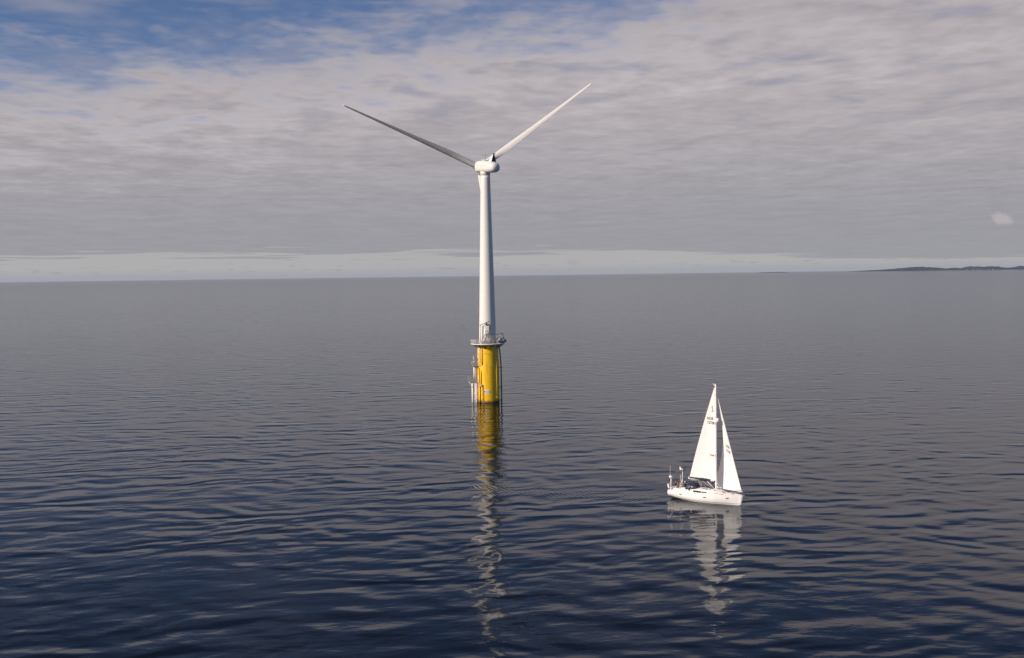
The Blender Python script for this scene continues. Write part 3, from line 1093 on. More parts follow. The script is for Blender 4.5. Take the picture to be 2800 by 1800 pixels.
    mb.ball((-0.28, -2.75, 21.82), 0.17, 8)
    mb.tube([(0.0, -2.4, 21.3), (0.55, -2.5, 21.2)], 0.06, 6)
    mb.build("flood_lamp", M['black'], ent)
    mb = MB()
    mb.tube([(-0.1, -2.5, 19.0), (-0.6, -2.62, 18.9), (-1.1, -2.55, 18.2), (-1.5, -2.6, 17.2)], 0.06, 8)
    mb.tube([(0.6, -2.42, 18.8), (1.2, -2.15, 18.7), (1.9, -1.6, 18.75)], 0.05, 8)
    mb.build("cable", M['dark_steel'], ent)


build_turbine()


# ------------------------------------------------------------------ sailing boat
def build_boat():
    B = thing("sailing_yacht", "white sailing yacht with two raised white sails and navy canvas on calm sea", "sailboat", BOAT, BOAT_ANG)
    XS = -5.45
    def half_beam(x):
        return lerp_table([(XS, 1.62), (-4.5, 1.78), (-3, 1.93), (-1, 2.0), (0.8, 1.93), (2.5, 1.62), (4.0, 1.13), (5.3, 0.58), (6.1, 0.20), (6.58, 0.025)], x)
    def sheer(x):
        return lerp_table([(XS, 1.30), (-3, 1.27), (0, 1.30), (3, 1.42), (6.6, 1.62)], x)
    def draft(x):
        return lerp_table([(XS, -0.14), (-4.6, 0.02), (-3, 0.28), (-0.5, 0.52), (2, 0.48), (4, 0.34), (5.6, 0.16), (6.3, 0.02), (6.58, -0.05)], x)
    ST = [XS + (6.58 - XS) * i / 48 for i in range(49)]
    def hull_pt(x, f, side):
        """f 0 at the sheer .. 1 at the keel line"""
        b, sh, dr = half_beam(x), sheer(x), draft(x)
        z = sh - (sh + dr) * (f ** 1.15)
        full = 3.0 - 1.4 * smooth1(1.5, 6.4, x)
        y = b * max(0.0, 1 - f ** full) ** (1 / 2.0)
        y = y * (1 - 0.03 * f)
        stem = (x - 6.58) / 12.0
        xx = x - smooth1(5.2, 6.58, x) * 0.34 * f + smooth1(-4.9, XS, x) * 0.22 * f * -1
        return Vector((xx, side * y, z))
    NF = 16
    mb = MB()
    rings = []
    for x in ST:
        ring = [hull_pt(x, k / NF, -1) for k in range(NF + 1)] + [hull_pt(x, k / NF, 1) for k in range(NF - 1, -1, -1)]
        rings.append(ring)
    vr = [[mb.bm.verts.new(p) for p in r] for r in rings]
    for a, b in zip(vr[:-1], vr[1:]):
        for i in range(len(a) - 1):
            mb._face([a[i], a[i + 1], b[i + 1], b[i]], True)
    mb._face(vr[0])
    mb._face(list(reversed(vr[-1])))
    hull = mb.build("hull", [M['gelcoat'], M['antifoul']], B)
    for p in hull.data.polygons:
        if p.center.z < -0.12 and abs(p.normal.x) < 0.9:
            p.material_index = 1
    # waterline stripe
    def strip(z_off, hgt, lift, x0, x1):
        mb = MB()
        for side in (-1, 1):
            P = [[], []]
            n = 40
            for i in range(n + 1):
                x = x0 + (x1 - x0) * i / n
                for row, zt in ((0, z_off), (1, z_off + hgt)):
                    sh, dr = sheer(x), draft(x)
                    f = max(0.0, min(0.97, (sh - zt) / (sh + dr))) ** (1 / 1.15)
                    p = hull_pt(x, f, side)
                    p.y += side * lift
                    P[row].append(p)
            mb.grid(P)
        return mb
    strip(0.235, 0.045, 0.008, -4.4, 6.45).build("waterline_stripe", M['stripe'], hull, norm=True)
    def rail_line(off_in, z_up, r, x0, x1, mat, name, parent):
        mb = MB()
        for side in (-1, 1):
            mb.tube([Vector((x0 + (x1 - x0) * i / 30, side * (half_beam(x0 + (x1 - x0) * i / 30) - off_in), sheer(x0 + (x1 - x0) * i / 30) + z_up)) for i in range(31)], r, 6)
        return mb.build_each(name, mat, parent)
    rail_line(0.02, 0.015, 0.03, XS + 0.05, 6.5, M['deck'], "toe_rail", hull)
    # hull ports
    for xp, zz, w in ((-3.0, 0.95, 0.42), (1.1, 0.96, 0.46), (4.45, 1.05, 0.42)):
        mb = MB()
        for side in (-1, 1):
            P = []
            for zt in (zz - 0.065, zz + 0.065):
                row = []
                for i in range(7):
                    x = xp - w / 2 + w * i / 6 + (0.03 if zt > zz else -0.03)
                    sh, dr = sheer(x), draft(x)
                    f = ((sh - zt) / (sh + dr)) ** (1 / 1.15)
                    p = hull_pt(x, f, side)
                    p.y += side * 0.012
                    row.append(p)
                P.append(row)
            mb.grid(P)
        mb.build_each("hull_window", M['glass'], hull)
    # deck, coachroof and cockpit in one lofted skin
    def deck_section(x):
        b, sh = half_beam(x), sheer(x)
        cock = smooth1(-4.75, -4.6, x) * (1 - smooth1(-2.05, -1.9, x))
        roof = smooth1(-1.95, -1.6, x) * (1 - smooth1(1.9, 4.3, x))
        rh = 0.56 * roof
        co = min(b * 0.80, 1.38)
        ci = min(b * 0.70, 1.20)
        pts = [(b, sh)]
        pts.append((co, sh + 0.02))
        pts.append((ci, sh + 0.02 + max(rh * 0.82, 0.30 * cock + 0.10 * smooth1(-5.4, -4.9, x) * (1 - roof) * (1 - smooth1(-1.9, 0, x)))))
        pts.append((ci * 0.83, sh + 0.03 + max(rh * 0.98, 0.30 * cock)))
        pts.append((ci * 0.80, sh + 0.04 + rh - 0.0 * cock))
        pts.append((ci * 0.42, sh + 0.05 + rh * 1.05))
        pts.append((ci * 0.40, sh + 0.05 + rh * 1.06 - 0.52 * cock))
        pts.append((0, sh + 0.06 + rh * 1.08 - 0.52 * cock))
        return pts
    mb = MB()
    P = []
    for i in range(97):
        x = XS + (6.5 - XS) * i / 96
        half = deck_section(x)
        P.append([Vector((x, -y, z)) for y, z in half] + [Vector((x, y, z)) for y, z in reversed(half[:-1])])
    mb.grid(P)
    deck = mb.build("deck", M['deck'], B)
    md = deck.modifiers.new("es", 'EDGE_SPLIT')
    md.split_angle = R(38)
    # coachroof windows (dark, two panes a side)
    def side_pt(x, f, side):
        s = deck_section(x)
        (y0, z0), (y1, z1) = s[1], s[2]
        p = Vector((x, side * (y0 + (y1 - y0) * f), z0 + (z1 - z0) * f))
        return p + Vector((0, side * 0.012, 0.006))
    for xa, xb in ((-1.15, 0.28), (0.36, 1.22)):
        mb = MB()
        for side in (-1, 1):
            P = []
            for r in range(2):
                row = []
                for i in range(11):
                    x = xa + (xb - xa) * i / 10
                    u = (x + 1.15) / 2.37
                    lo = 0.20 + 0.10 * u
                    hi = 0.86 - 0.22 * u ** 2
                    row.append(side_pt(x, lo if r == 0 else hi, side))
                P.append(row)
            mb.grid(P)
        mb.build_each("cabin_window", M['glass'], deck)
    # hatches, teak slide rails, winches, grab rails
    def roofz(x, f=0.0):
        return deck_section(x)[-1][1]
    for x, w, l in ((1.35, 0.5, 0.55), (3.3, 0.5, 0.5), (4.9, 0.4, 0.45)):
        mb = MB()
        mb.box((x, 0, roofz(x) + 0.03), (l, w, 0.05))
        hc = mb.build("deck_hatch", M['glass'], B, bevel=0.02)
        MB().box((x, 0, roofz(x) + 0.012), (l + 0.08, w + 0.08, 0.03)).build("hatch_frame", M['steel'], hc)
    mb = MB()
    for side in (-1, 1):
        for x in (0.9, 1.5, 2.3):
            mb.box((x, side * 0.75, roofz(x) - 0.02), (0.22, 0.16, 0.05))
        mb.box((0.45, side * 0.52, roofz(0.4) + 0.02), (0.9, 0.12, 0.03))
    mb.build_each("deck_fitting", M['dark_steel'], deck)
    mb = MB()
    for side in (-1, 1):
        mb.tube([side_pt(1.6 + i * 0.2, 0.55, side) for i in range(12)], 0.035, 6)
    mb.build_each("grab_rail", M['teak'], deck)
    for x, y in ((-1.35, -0.75), (-1.35, 0.75), (-3.6, -1.28), (-3.6, 1.28)):
        mb = MB()
        z = roofz(x) - 0.04 if x > -2 else sheer(x) + 0.32
        mb.lathe([(0.085, 0), (0.085, 0.05), (0.055, 0.08), (0.06, 0.16), (0.075, 0.18), (0.02, 0.19)], 14, (x, y, z))
        mb.build("winch", M['steel'], deck)
    mb = MB()
    mb.box((-3.4, 0, sheer(-3.4) + 0.0), (1.0, 0.5, 0.75))
    mb.build("cockpit_table", M['deck'], deck, bevel=0.04)
    # steering wheels
    for y in (-0.8, 0.8):
        mb = MB()
        c = Vector((-4.35, y, 1.62))
        mb.tube([c + Vector((0.08 * math.sin(t), 0.4 * math.cos(t), 0.4 * math.sin(t))) for t in [2 * PI * k / 20 for k in range(21)]], 0.018, 6)
        for k in range(3):
            t = PI * k / 3
            mb.tube([c + Vector((0.08 * math.sin(t), 0.4 * math.cos(t), 0.4 * math.sin(t))), c - Vector((0.08 * math.sin(t), 0.4 * math.cos(t), 0.4 * math.sin(t)))], 0.012, 5)
        mb.tube([c + Vector((0.12, 0, -0.75)), c + Vector((0.06, 0, 0.1))], 0.07, 8)
        mb.build("steering_wheel", M['steel'], B)

    # --- guard rails: pushpit, pulpit, stanchions and wires
    mb = MB()
    mw = MB()
    for side in (-1, 1):
        for x in (-2.7, -0.9, 0.9, 2.6, 4.2):
            mb.tube([(x, side * (half_beam(x) - 0.08), sheer(x)), (x, side * (half_beam(x) - 0.06), sheer(x) + 0.66)], 0.014, 6)
        for fz in (0.34, 0.65):
            mw.tube([Vector((x, side * (half_beam(x) - 0.06), sheer(x) + fz)) for x in [-4.3 + 9.6 * i / 24 for i in range(25)]], 0.006, 5)
    mb.build_each("stanchion", M['steel'], B)
    mw.build_each("guard_wire", M['wire'], B)
    mb = MB()
    for fz in (0.38, 0.70):
        pts = [Vector((x, -(half_beam(x) - 0.06), sheer(x) + fz)) for x in (5.2, 5.7, 6.15, 6.5)] + [Vector((6.72, 0, sheer(6.5) + fz))] + [Vector((x, half_beam(x) - 0.06, sheer(x) + fz)) for x in (6.5, 6.15, 5.7, 5.2)]
        mb.tube(pts, 0.02, 8)
    for side in (-1, 1):
        for x in (5.2, 5.9, 6.45):
            mb.tube([(x, side * (half_beam(x) - 0.06), sheer(x)), (x, side * (half_beam(x) - 0.06), sheer(x) + 0.70)], 0.02, 8)
    mb.build("pulpit", M['steel'], B)
    mb = MB()
    for fz in (0.36, 0.68):
        pts = [Vector((x, -(half_beam(x) - 0.06), sheer(x) + fz)) for x in (-4.0, -4.6, -5.1)] + [Vector((-5.42, -1.35, sheer(-5.4) + fz)), Vector((-5.45, -0.7, sheer(-5.4) + fz))]
        mb.tube(pts, 0.02, 8)
        mb.tube([Vector((p.x, -p.y, p.z)) for p in pts], 0.02, 8)
    for side in (-1, 1):
        for x, y in ((-4.0, half_beam(-4.0) - 0.06), (-4.7, half_beam(-4.7) - 0.06), (-5.42, 1.35), (-5.45, 0.7)):
            mb.tube([(x, side * y, sheer(x)), (x, side * y, sheer(x) + 0.68)], 0.02, 8)
    mb.build("pushpit", M['steel'], B)
    # anchor on the bow roller
    mb = MB()
    mb.box((6.62, 0, 1.58), (0.35, 0.14, 0.08))
    mb.tube([(6.4, 0, 1.64), (6.82, 0, 1.60), (6.92, 0, 1.42)], 0.035, 8)
    mb.rings([[Vector((6.98, 0, 1.55)), Vector((6.86, -0.16, 1.38)), Vector((6.80, 0, 1.24)), Vector((6.86, 0.16, 1.38))],
              [Vector((6.93, 0, 1.55)), Vector((6.80, -0.16, 1.40)), Vector((6.75, 0, 1.27)), Vector((6.80, 0.16, 1.40))]], smooth=False)
    mb.build("anchor", M['steel'], B)

    # --- mast
    MX = 2.08
    mb = MB()
    def mast_ring(z):
        k = 1.0 if z < 15 else 1 - 0.35 * (z - 15) / 3.1
        return [Vector((MX + 0.135 * k * math.cos(t), 0.085 * k * math.sin(t), z)) for t in [2 * PI * i / 18 for i in range(18)]]
    mb.rings([mast_ring(z) for z in (1.7, 2.5, 4, 6, 8, 10, 12, 14, 15, 16, 17, 17.85)])
    mast = mb.build("mast", M['mast'], B)
    mb = MB()
    for z, w in ((7.3, 1.25), (12.2, 0.95)):
        for s in (-1, 1):
            mb.tube([(MX, s * 0.07, z), (MX - 0.35 * w, s * w, z + 0.12)], 0.04, 8, 0.022)
    mb.build_each("spreader", M['mast'], mast)
    mb = MB()
    wires = [((MX, 0, 17.75), (-5.35, 0.75, 1.75)), ((MX + 0.1, 0, 16.5), (6.5, 0, 1.75))]
    for s in (-1, 1):
        wires += [((MX, s * 0.05, 17.5), (MX - 0.33, s * 0.95, 12.32)), ((MX - 0.33, s * 0.95, 12.32), (MX - 0.44, s * 1.25, 7.42)), ((MX - 0.44, s * 1.25, 7.42), (1.75, s * 1.72, 1.35)),
                  ((MX, s * 0.06, 12.1), (MX - 0.44, s * 1.25, 7.42)), ((MX, s * 0.06, 7.2), (1.7, s * 1.66, 1.35)), ((-5.35, s * 1.2, 1.7), (-3.8, s * 0.25, 5.9))]
    for p0, p1 in wires:
        mb.tube([p0, p1], 0.0045, 5)
    mb.build_each("stay_wire", M['wire'], mast)
    mb = MB()
    mb.lathe([(0.05, -0.3), (0.16, -0.28), (0.17, 0.26), (0.05, 0.30)], 16, (MX + 0.32, 0, 12.62))
    mb.tube([(MX + 0.1, 0, 12.35), (MX + 0.3, 0, 12.35)], 0.04, 6)
    mb.build("radar_reflector", M['plastic_white'], mast)
    mb = MB()
    mb.box((MX - 0.05, 0, 17.9), (0.35, 0.12, 0.1))
    mb.tube([(MX - 0.1, 0, 17.9), (MX - 0.42, 0, 18.12)], 0.04, 8, 0.06)
    mb.lathe([(0.05, 0), (0.06, 0.02), (0.06, 0.14), (0.03, 0.17)], 10, (MX, 0, 17.95))
    mb.build("masthead", M['plastic_white'], mast)
    mb = MB()
    mb.tube([(MX + 0.1, 0, 17.95), (MX + 0.08, 0, 18.5)], 0.014, 5)
    mb.tube([(MX - 0.35, 0, 18.48), (MX + 0.4, 0, 18.5)], 0.018, 5)
    mb.tube([(MX + 0.4, 0, 18.5), (MX + 0.72, 0, 18.42), (MX + 0.78, 0, 18.2)], 0.02, 5)
    mb.tube([(MX + 0.15, 0, 17.95), (MX + 0.3, 0, 18.25)], 0.012, 5)
    mb.build("wind_vane", M['dark_steel'], mast)
    mb = MB()
    for z in (7.8, 16.42):
        mb.box((MX + 0.14, 0, z), (0.12, 0.1, 0.2))
    mb.build_each("mast_fitting", M['dark_steel'], mast)
    # --- boom, vang, sail bag, sheets
    def boom_z(x):
        return 3.33 + (x + 2.6) * 0.012
    mb = MB()
    mb.rings([[Vector((x, 0.075 * math.cos(t), boom_z(x) - 0.13 + 0.105 * math.sin(t))) for t in [2 * PI * i / 14 for i in range(14)]] for x in (-2.62, -1, 0.5, 1.95)])
    boom = mb.build("boom", M['mast'], B)
    mb = MB()
    mb.box((-2.64, 0, boom_z(-2.6) - 0.10), (0.07, 0.17, 0.25))
    mb.tube([(-2.62, 0, boom_z(-2.6)), (-2.70, 0, boom_z(-2.6) + 0.22)], 0.03, 6)
    mb.tube([(-2.55, 0.08, boom_z(-2.6) - 0.2), (-2.0, 0.08, boom_z(-2) - 0.36), (-1.2, 0.06, boom_z(-1.2) - 0.30)], 0.02, 5)
    mb.build("boom_end", M['plastic_white'], boom)
    mb = MB()
    P = [[], [], [], [], []]
    for i in range(41):
        x = -2.35 + (1.98 + 2.35) * i / 40
        sag = 0.62 * smooth1(0.85, 1.55, x) * (1 - 0.75 * smooth1(1.6, 1.98, x))
        top = boom_z(x) + 0.06 + 0.05 * smooth1(-2.3, -0.5, x) - sag * 0.85
        if x > 1.0:
            low = boom_z(x) - 0.25 - sag * 0.62
        else:
            low = boom_z(x) - 0.16 - 0.14 * smooth1(-2.2, 0, x)
        w = 0.10 + 0.05 * smooth1(-2.3, 0.2, x)
        for r, (yy, zz) in enumerate(((-w, top), (-w * 1.25, (top + low) / 2), (0, low), (w * 1.25, (top + low) / 2), (w, top))):
            P[r].append(Vector((x, yy, zz + 0.02 * math.sin(x * 7.0 + r))))
    mb.grid(P)
    mb.build("sail_bag", M['navy'], boom, thick=0.015)
    mb = MB()
    mb.tube([(0.62, 0, 3.02), (1.85, 0, 2.0)], 0.045, 10)
    mb.tube([(0.58, 0, 3.08), (0.62, 0, 3.02)], 0.06, 8)
    mb.tube([(1.3, 0.02, 3.2), (1.3, 0.02, 2.9)], 0.05, 8)
    mb.build("boom_vang", M['plastic_white'], boom)
    mb = MB()
    for dx in (-0.28, -0.1, 0.08, 0.25):
        mb.tube([(-0.65 + dx * 1.2, 0.03, 3.08), (-0.50 + dx * 0.25, 0.0, 2.0)], 0.014, 5)
    mb.tube([(-0.2, 0, 3.02), (1.6, 0, 1.95)], 0.022, 6)
    mb.build_each("sheet_line", M['rope'], boom)

    # --- mainsail
    HEAD = Vector((1.93, 0, 17.55))
    def main_pt(u, v, lift=0.0):
        """u 0 luff .. 1 leech, v 0 foot .. 1 head"""
        luff = Vector((1.93, 0, 3.42 + (17.55 - 3.42) * v))
        lx = -2.50 + (1.84 + 2.50) * v + (-0.10 * math.sin(PI * v))
        lz = 3.46 + (17.62 - 3.46) * v
        leech = Vector((lx, -0.08 * math.sin(PI * v), lz))
        p = luff.lerp(leech, u)
        chord = (luff - leech).length
        cam_ = 0.055 * chord * math.sin(PI * u ** 0.8) * (0.35 + 0.65 * math.sin(PI * min(1, v * 0.9 + 0.1)))
        sag = -0.62 * (1 - smooth1(0.0, 0.05, v)) * (1 - smooth1(0.0, 0.20, u)) * 0.9
        return p + Vector((0, cam_ + 0.05 * u - lift, sag))
    mb = MB()
    mb.grid([[main_pt(i / 24, j / 60) for i in range(25)] for j in range(61)])
    main = mb.build("mainsail", M['sail'], B)
    mb = MB()
    mb.grid([[main_pt(u, j / 60, 0.012) for u in (0.0, 0.012, 0.024)] for j in range(61)])
    mb.grid([[main_pt(u, v, 0.010) for u in (0.93, 0.97, 1.0)] for v in (0.30, 0.304)])
    for v in (0.27, 0.50, 0.73):
        mb.grid([[main_pt(u, v + e, 0.010) for u in (0.45, 0.7, 1.0)] for e in (0, 0.0022)])
    mb.build_each("batten_pocket", M['deck'], main)

    def main_uv(x, z):
        v = (z - 3.44) / (17.58 - 3.44)
        lx = -2.50 + (1.84 + 2.50) * v - 0.10 * math.sin(PI * v)
        return (1.93 - x) / (1.93 - lx), v
    def main_at(x, z, lift):
        u, v = main_uv(x, z)
        p = main_pt(u, v, lift)
        return Vector((x, p.y, z))
    def sail_text(mb, body, size, at, x0, z0, sx=1.0, shear=0.0):
        vs, fs = text_mesh(body, size)
        bv = [mb.bm.verts.new(at(x0 + v.x * sx, z0 + v.y + shear * v.x)) for v in vs]
        for f in fs:
            mb._face([bv[i] for i in f])
    at_m = lambda x, z: main_at(x, z, 0.016)
    mb = MB()
    sail_text(mb, "NOR", 0.62, at_m, 0.60, 12.60, 0.78, -0.04)
    sail_text(mb, "12768", 0.62, at_m, 0.58, 11.98, 0.82, -0.06)
    letters = mb.build("sail_number", M['letter'], main, norm=False, thick=0.006)
    mb = MB()
    # class emblem, a slanting hook that curls at both ends
    pth = [(1.60, 14.62), (1.49, 14.68), (1.42, 14.55), (1.46, 14.38), (1.58, 14.22), (1.64, 14.05), (1.58, 13.90), (1.47, 13.86), (1.38, 13.92)]
    wid = [0.06, 0.10, 0.08, 0.09, 0.09, 0.09, 0.08, 0.10, 0.06]
    L_, R_ = [], []
    for i, (x, z) in enumerate(pth):
        xa, za = pth[max(0, i - 1)]
        xb, zb = pth[min(len(pth) - 1, i + 1)]
        d = Vector((xb - xa, zb - za)).normalized()
        L_.append(at_m(x - d.y * wid[i] * 0.6, z + d.x * wid[i] * 0.6))
        R_.append(at_m(x + d.y * wid[i] * 0.6, z - d.x * wid[i] * 0.6))
    mb.grid([L_, R_], False)
    mb.build("class_emblem", M['letter'], main, thick=0.006)
    mb = MB()
    mb.grid([[main_at(x, 7.22 - (x - 0.96) * 0.20 + e, 0.014) for x in (0.96, 1.2, 1.5, 1.75)] for e in (-0.10, 0.10)], False)
    mb.build("sail_patch", M['orange'], main)
    mb = MB()
    mb.grid([[main_at(x, 6.86 - (x - 0.9) * 0.05 + e, 0.014) for x in (0.9, 1.2, 1.55)] for e in (-0.015, 0.015)], False)
    for x, z in ((1.85, 6.75), (1.35, 3.9), (-1.9, 6.0), (-1.0, 8.9)):
        mb.grid([[main_at(x + dx, z + dz, 0.014) for dx in (-0.04, 0.04)] for dz in (-0.04, 0.04)], False)
    mb.build_each("reef_point", M['stripe'], main)

    # --- jib
    LEECH = [(0.0, 1.44, 1.20, 2.02), (0.14, 1.56, 1.35, 4.01), (0.215, 1.85, 1.40, 5.05), (0.376, 2.36, 1.40, 7.35), (0.522, 2.60, 1.25, 9.42), (0.68, 2.68, 0.95, 11.65), (0.82, 2.56, 0.60, 13.64), (1.0, 2.40, 0.03, 16.2)]
    def spl(v):
        n = len(LEECH)
        i = 0
        while i < n - 2 and v > LEECH[i + 1][0]:
            i += 1
        p0, p1, p2, p3 = LEECH[max(0, i - 1)], LEECH[i], LEECH[i + 1], LEECH[min(n - 1, i + 2)]
        t = (v - p1[0]) / (p2[0] - p1[0])
        return Vector([0.5 * (2 * p1[k] + (p2[k] - p0[k]) * t + (2 * p0[k] - 5 * p1[k] + 4 * p2[k] - p3[k]) * t * t + (3 * p1[k] - p0[k] - 3 * p2[k] + p3[k]) * t ** 3) for k in (1, 2, 3)])
    def jib_pt(u, v, lift=0.0):
        luff = Vector((6.40, 0, 2.08)).lerp(Vector((2.40, 0, 16.25)), v)
        le = spl(v)
        p = luff.lerp(le, u)
        ch = (luff - le).length
        cam_ = 0.10 * ch * (math.sin(PI * u ** 0.75)) * (0.5 + 0.5 * math.sin(PI * min(1.0, 0.15 + v)))
        foot = -0.10 * math.sin(PI * u) * (1 - smooth1(0, 0.06, v))
        return p + Vector((0.25 * cam_, cam_ - lift, foot))
    mb = MB()
    mb.grid([[jib_pt(i / 26, j / 64) for i in range(27)] for j in range(65)])
    jib = mb.build("jib", M['sail'], B)
    mb = MB()
    mb.grid([[jib_pt(u, j / 60, 0.012) for u in (0.985, 1.0)] for j in range(61)])
    mb.build("leech_tape", M['deck'], jib)
    def jib_at(x, z, lift):
        # find u,v on the sail with that x,z
        v = (z - 2.05) / 14.2
        u = 0.3
        for _ in range(14):
            p = jib_pt(u, v)
            v += (z - p.z) / 14.2
            dxu = (jib_pt(u + 0.01, v).x - jib_pt(u, v).x) / 0.01
            u += (x - jib_pt(u, v).x) / dxu if abs(dxu) > 1e-3 else 0
            u = max(0.0, min(1.0, u))
            v = max(0.0, min(1.0, v))
        return jib_pt(u, v, lift)
    at_j = lambda x, z: jib_at(x, z, 0.016)
    mb = MB()
    sail_text(mb, "NOR", 0.60, at_j, 3.22, 8.48, 0.62, -0.20)
    sail_text(mb, "12768", 0.60, at_j, 3.18, 7.83, 0.66, -0.24)
    mb.build("sail_number", M['letter'], jib, norm=False, thick=0.006)
    mb = MB()
    mb.lathe([(0.05, 0), (0.12, 0.02), (0.12, 0.14), (0.06, 0.16)], 14, (6.44, 0, 1.78))
    mb.tube([(6.44, 0, 1.6), (6.42, 0, 2.05)], 0.035, 8)
    mb.build("furling_drum", M['dark_steel'], B)

    # --- sprayhood
    def hood_pt(t, k):
        """t 0 aft edge .. 1 front foot; k -1..1 across"""
        prof = [(-2.40, 2.50), (-2.0, 2.60), (-1.55, 2.57), (-1.2, 2.46), (-0.95, 2.22), (-0.72, 1.98)]
        q = t * (len(prof) - 1)
        i = min(int(q), len(prof) - 2)
        f = q - i
        x = prof[i][0] + (prof[i + 1][0] - prof[i][0]) * f
        zt = prof[i][1] + (prof[i + 1][1] - prof[i][1]) * f
        base = 1.62 if x < -1.7 else 1.80
        a_ = k * PI / 2
        wy = 1.16 - 0.10 * t
        cz = abs(math.cos(a_)) ** 0.55
        sy = math.copysign(abs(math.sin(a_)) ** 0.75, a_)
        return Vector((x - 0.25 * (1 - cz), sy * wy, base + (zt - base) * cz))
    mb = MB()
    nt, nk = 15, 24
    mb.grid([[hood_pt(i / nt, -1 + 2 * j / nk) for j in range(nk + 1)] for i in range(nt + 1)])
    hood = mb.build("sprayhood", [M['navy'], M['vinyl']], B, thick=0.02)
    for p in hood.data.polygons:
        i, j = divmod(p.index, nk)
        k = abs(-1 + 2 * (j + 0.5) / nk)
        t = (i + 0.5) / nt
        if (0.60 < t < 0.98 and not (0.27 < k < 0.34) and k < 0.72) or (0.02 < t < 0.98 and 0.58 < k < 0.95 and not (0.33 < t < 0.42) and not (0.66 < t < 0.72)):
            p.material_index = 1
    mb = MB()
    for t in (0.0, 0.40, 0.70):
        mb.tube([hood_pt(t, -1 + 2 * j / 20) + Vector((0, 0, -0.02)) for j in range(21)], 0.03, 8)
    for s in (-1, 1):
        mb.tube([hood_pt(0, s * 0.9), (-1.35, s * 1.26, 1.66)], 0.03, 8)
        mb.tube([hood_pt(0.4, s * 0.85), (-2.5, s * 1.3, 1.52)], 0.03, 8)
    mb.build("hood_frame", M['navy'], hood)

    # --- gear on the stern
    mb = MB()
    mb.tube([(-5.08, -1.22, 1.2), (-5.08, -1.22, 3.12)], 0.07, 12)
    mb.lathe([(0.12, 0), (0.16, 0.04), (0.11, 0.5), (0.08, 0.55)], 12, (-5.08, -1.22, 1.2))
    pole = mb.build("radar_pole", M['plastic_white'], B)
    mb = MB()
    mb.lathe([(0.08, 3.08), (0.17, 3.14), (0.29, 3.30), (0.31, 3.42), (0.29, 3.48), (0.05, 3.50)], 24, (-5.08, -1.22, 0))
    mb.build("radar_dome", M['plastic_white'], pole)
    mb = MB()
    mb.tube([(-5.22, -1.22, 3.48), (-5.22, -1.22, 3.7)], 0.05, 8)
    mb.tube([(-5.22, -1.22, 3.7), (-5.20, -1.22, 5.1)], 0.022, 6, 0.010)
    mb.build("whip_antenna", M['plastic_white'], pole)
    mb = MB()
    mb.tube([(-4.50, 1.30, 1.2), (-4.48, 1.30, 4.1)], 0.045, 10)
    mb.tube([(-4.50, 1.30, 2.6), (-4.9, 1.0, 1.3)], 0.022, 6)
    mb.tube([(-4.50, 1.30, 2.5), (-4.85, 1.5, 1.3)], 0.022, 6)
    gp = mb.build("generator_pole", M['plastic_white'], B)
    mb = MB()
    gdir = Vector((0.95, -0.3, 0))
    gc = Vector((-4.48, 1.30, 4.2))
    mb.lathe([(0.02, -0.30), (0.07, -0.22), (0.11, -0.05), (0.11, 0.10), (0.06, 0.22), (0.01, 0.26)], 14, gc, gdir)
    tail = gc - gdir * 0.28
    gen = mb.build("wind_generator", M['plastic_white'], B)
    mb = MB()
    mb.rings([[tail + Vector((0, s, 0)) + gdir * x + Vector((0, 0, z)) for x, z in ((0.05, -0.03), (-0.20, -0.17), (-0.36, -0.12), (-0.40, 0.34), (-0.28, 0.38), (0.05, 0.05))] for s in (-0.015, 0.015)], smooth=False)
    mb.build("tail_fin", M['plastic_white'], gen)
    mb = MB()
    side = gdir.cross(Vector((0, 0, 1))).normalized()
    for k in range(6):
        t = PI / 3 * k + 0.3
        d = side * math.cos(t) + Vector((0, 0, 1)) * math.sin(t)
        e = d.cross(gdir).normalized()
        c = gc + gdir * 0.24
        mb.rings([[c + d * r + e * w + gdir * 0.01 * q for w, q in ((-wd, 1), (wd, -1), (wd, -2), (-wd, 0))] for r, wd in ((0.05, 0.03), (0.2, 0.05), (0.5, 0.02))], smooth=False)
    mb.build("rotor", M['dark_steel'], gen)
    # liferaft canister on the rail
    mb = MB()
    rot = Matrix.Rotation(R(-14), 3, 'Y')
    mb.box((-5.66, -0.78, 1.80), (0.26, 0.62, 0.72), rot)
    mb.build("liferaft_case", M['plastic_white'], B, bevel=0.06)
    mb = MB()
    mb.tube([(-5.72, -0.4, 2.16), (-5.4, -0.4, 2.2), (-5.2, -0.6, 2.1)], 0.02, 6)
    mb.build("case_strap", M['steel'], B)
    mb = MB()
    mb.box((-5.0, -0.2, 1.42), (0.7, 1.6, 0.42))
    mb.build("helm_seat", M['deck'], B, bevel=0.06)
    mb = MB()
    mb.box((-4.28, 1.15, 1.52), (0.9, 0.35, 0.34))
    mb.build("side_seat", M['deck'], B, bevel=0.06)
    return B


BO = build_boat()


def boat_local(p):
    return BOAT + Matrix.Rotation(BOAT_ANG, 3, 'Z') @ Vector(p)


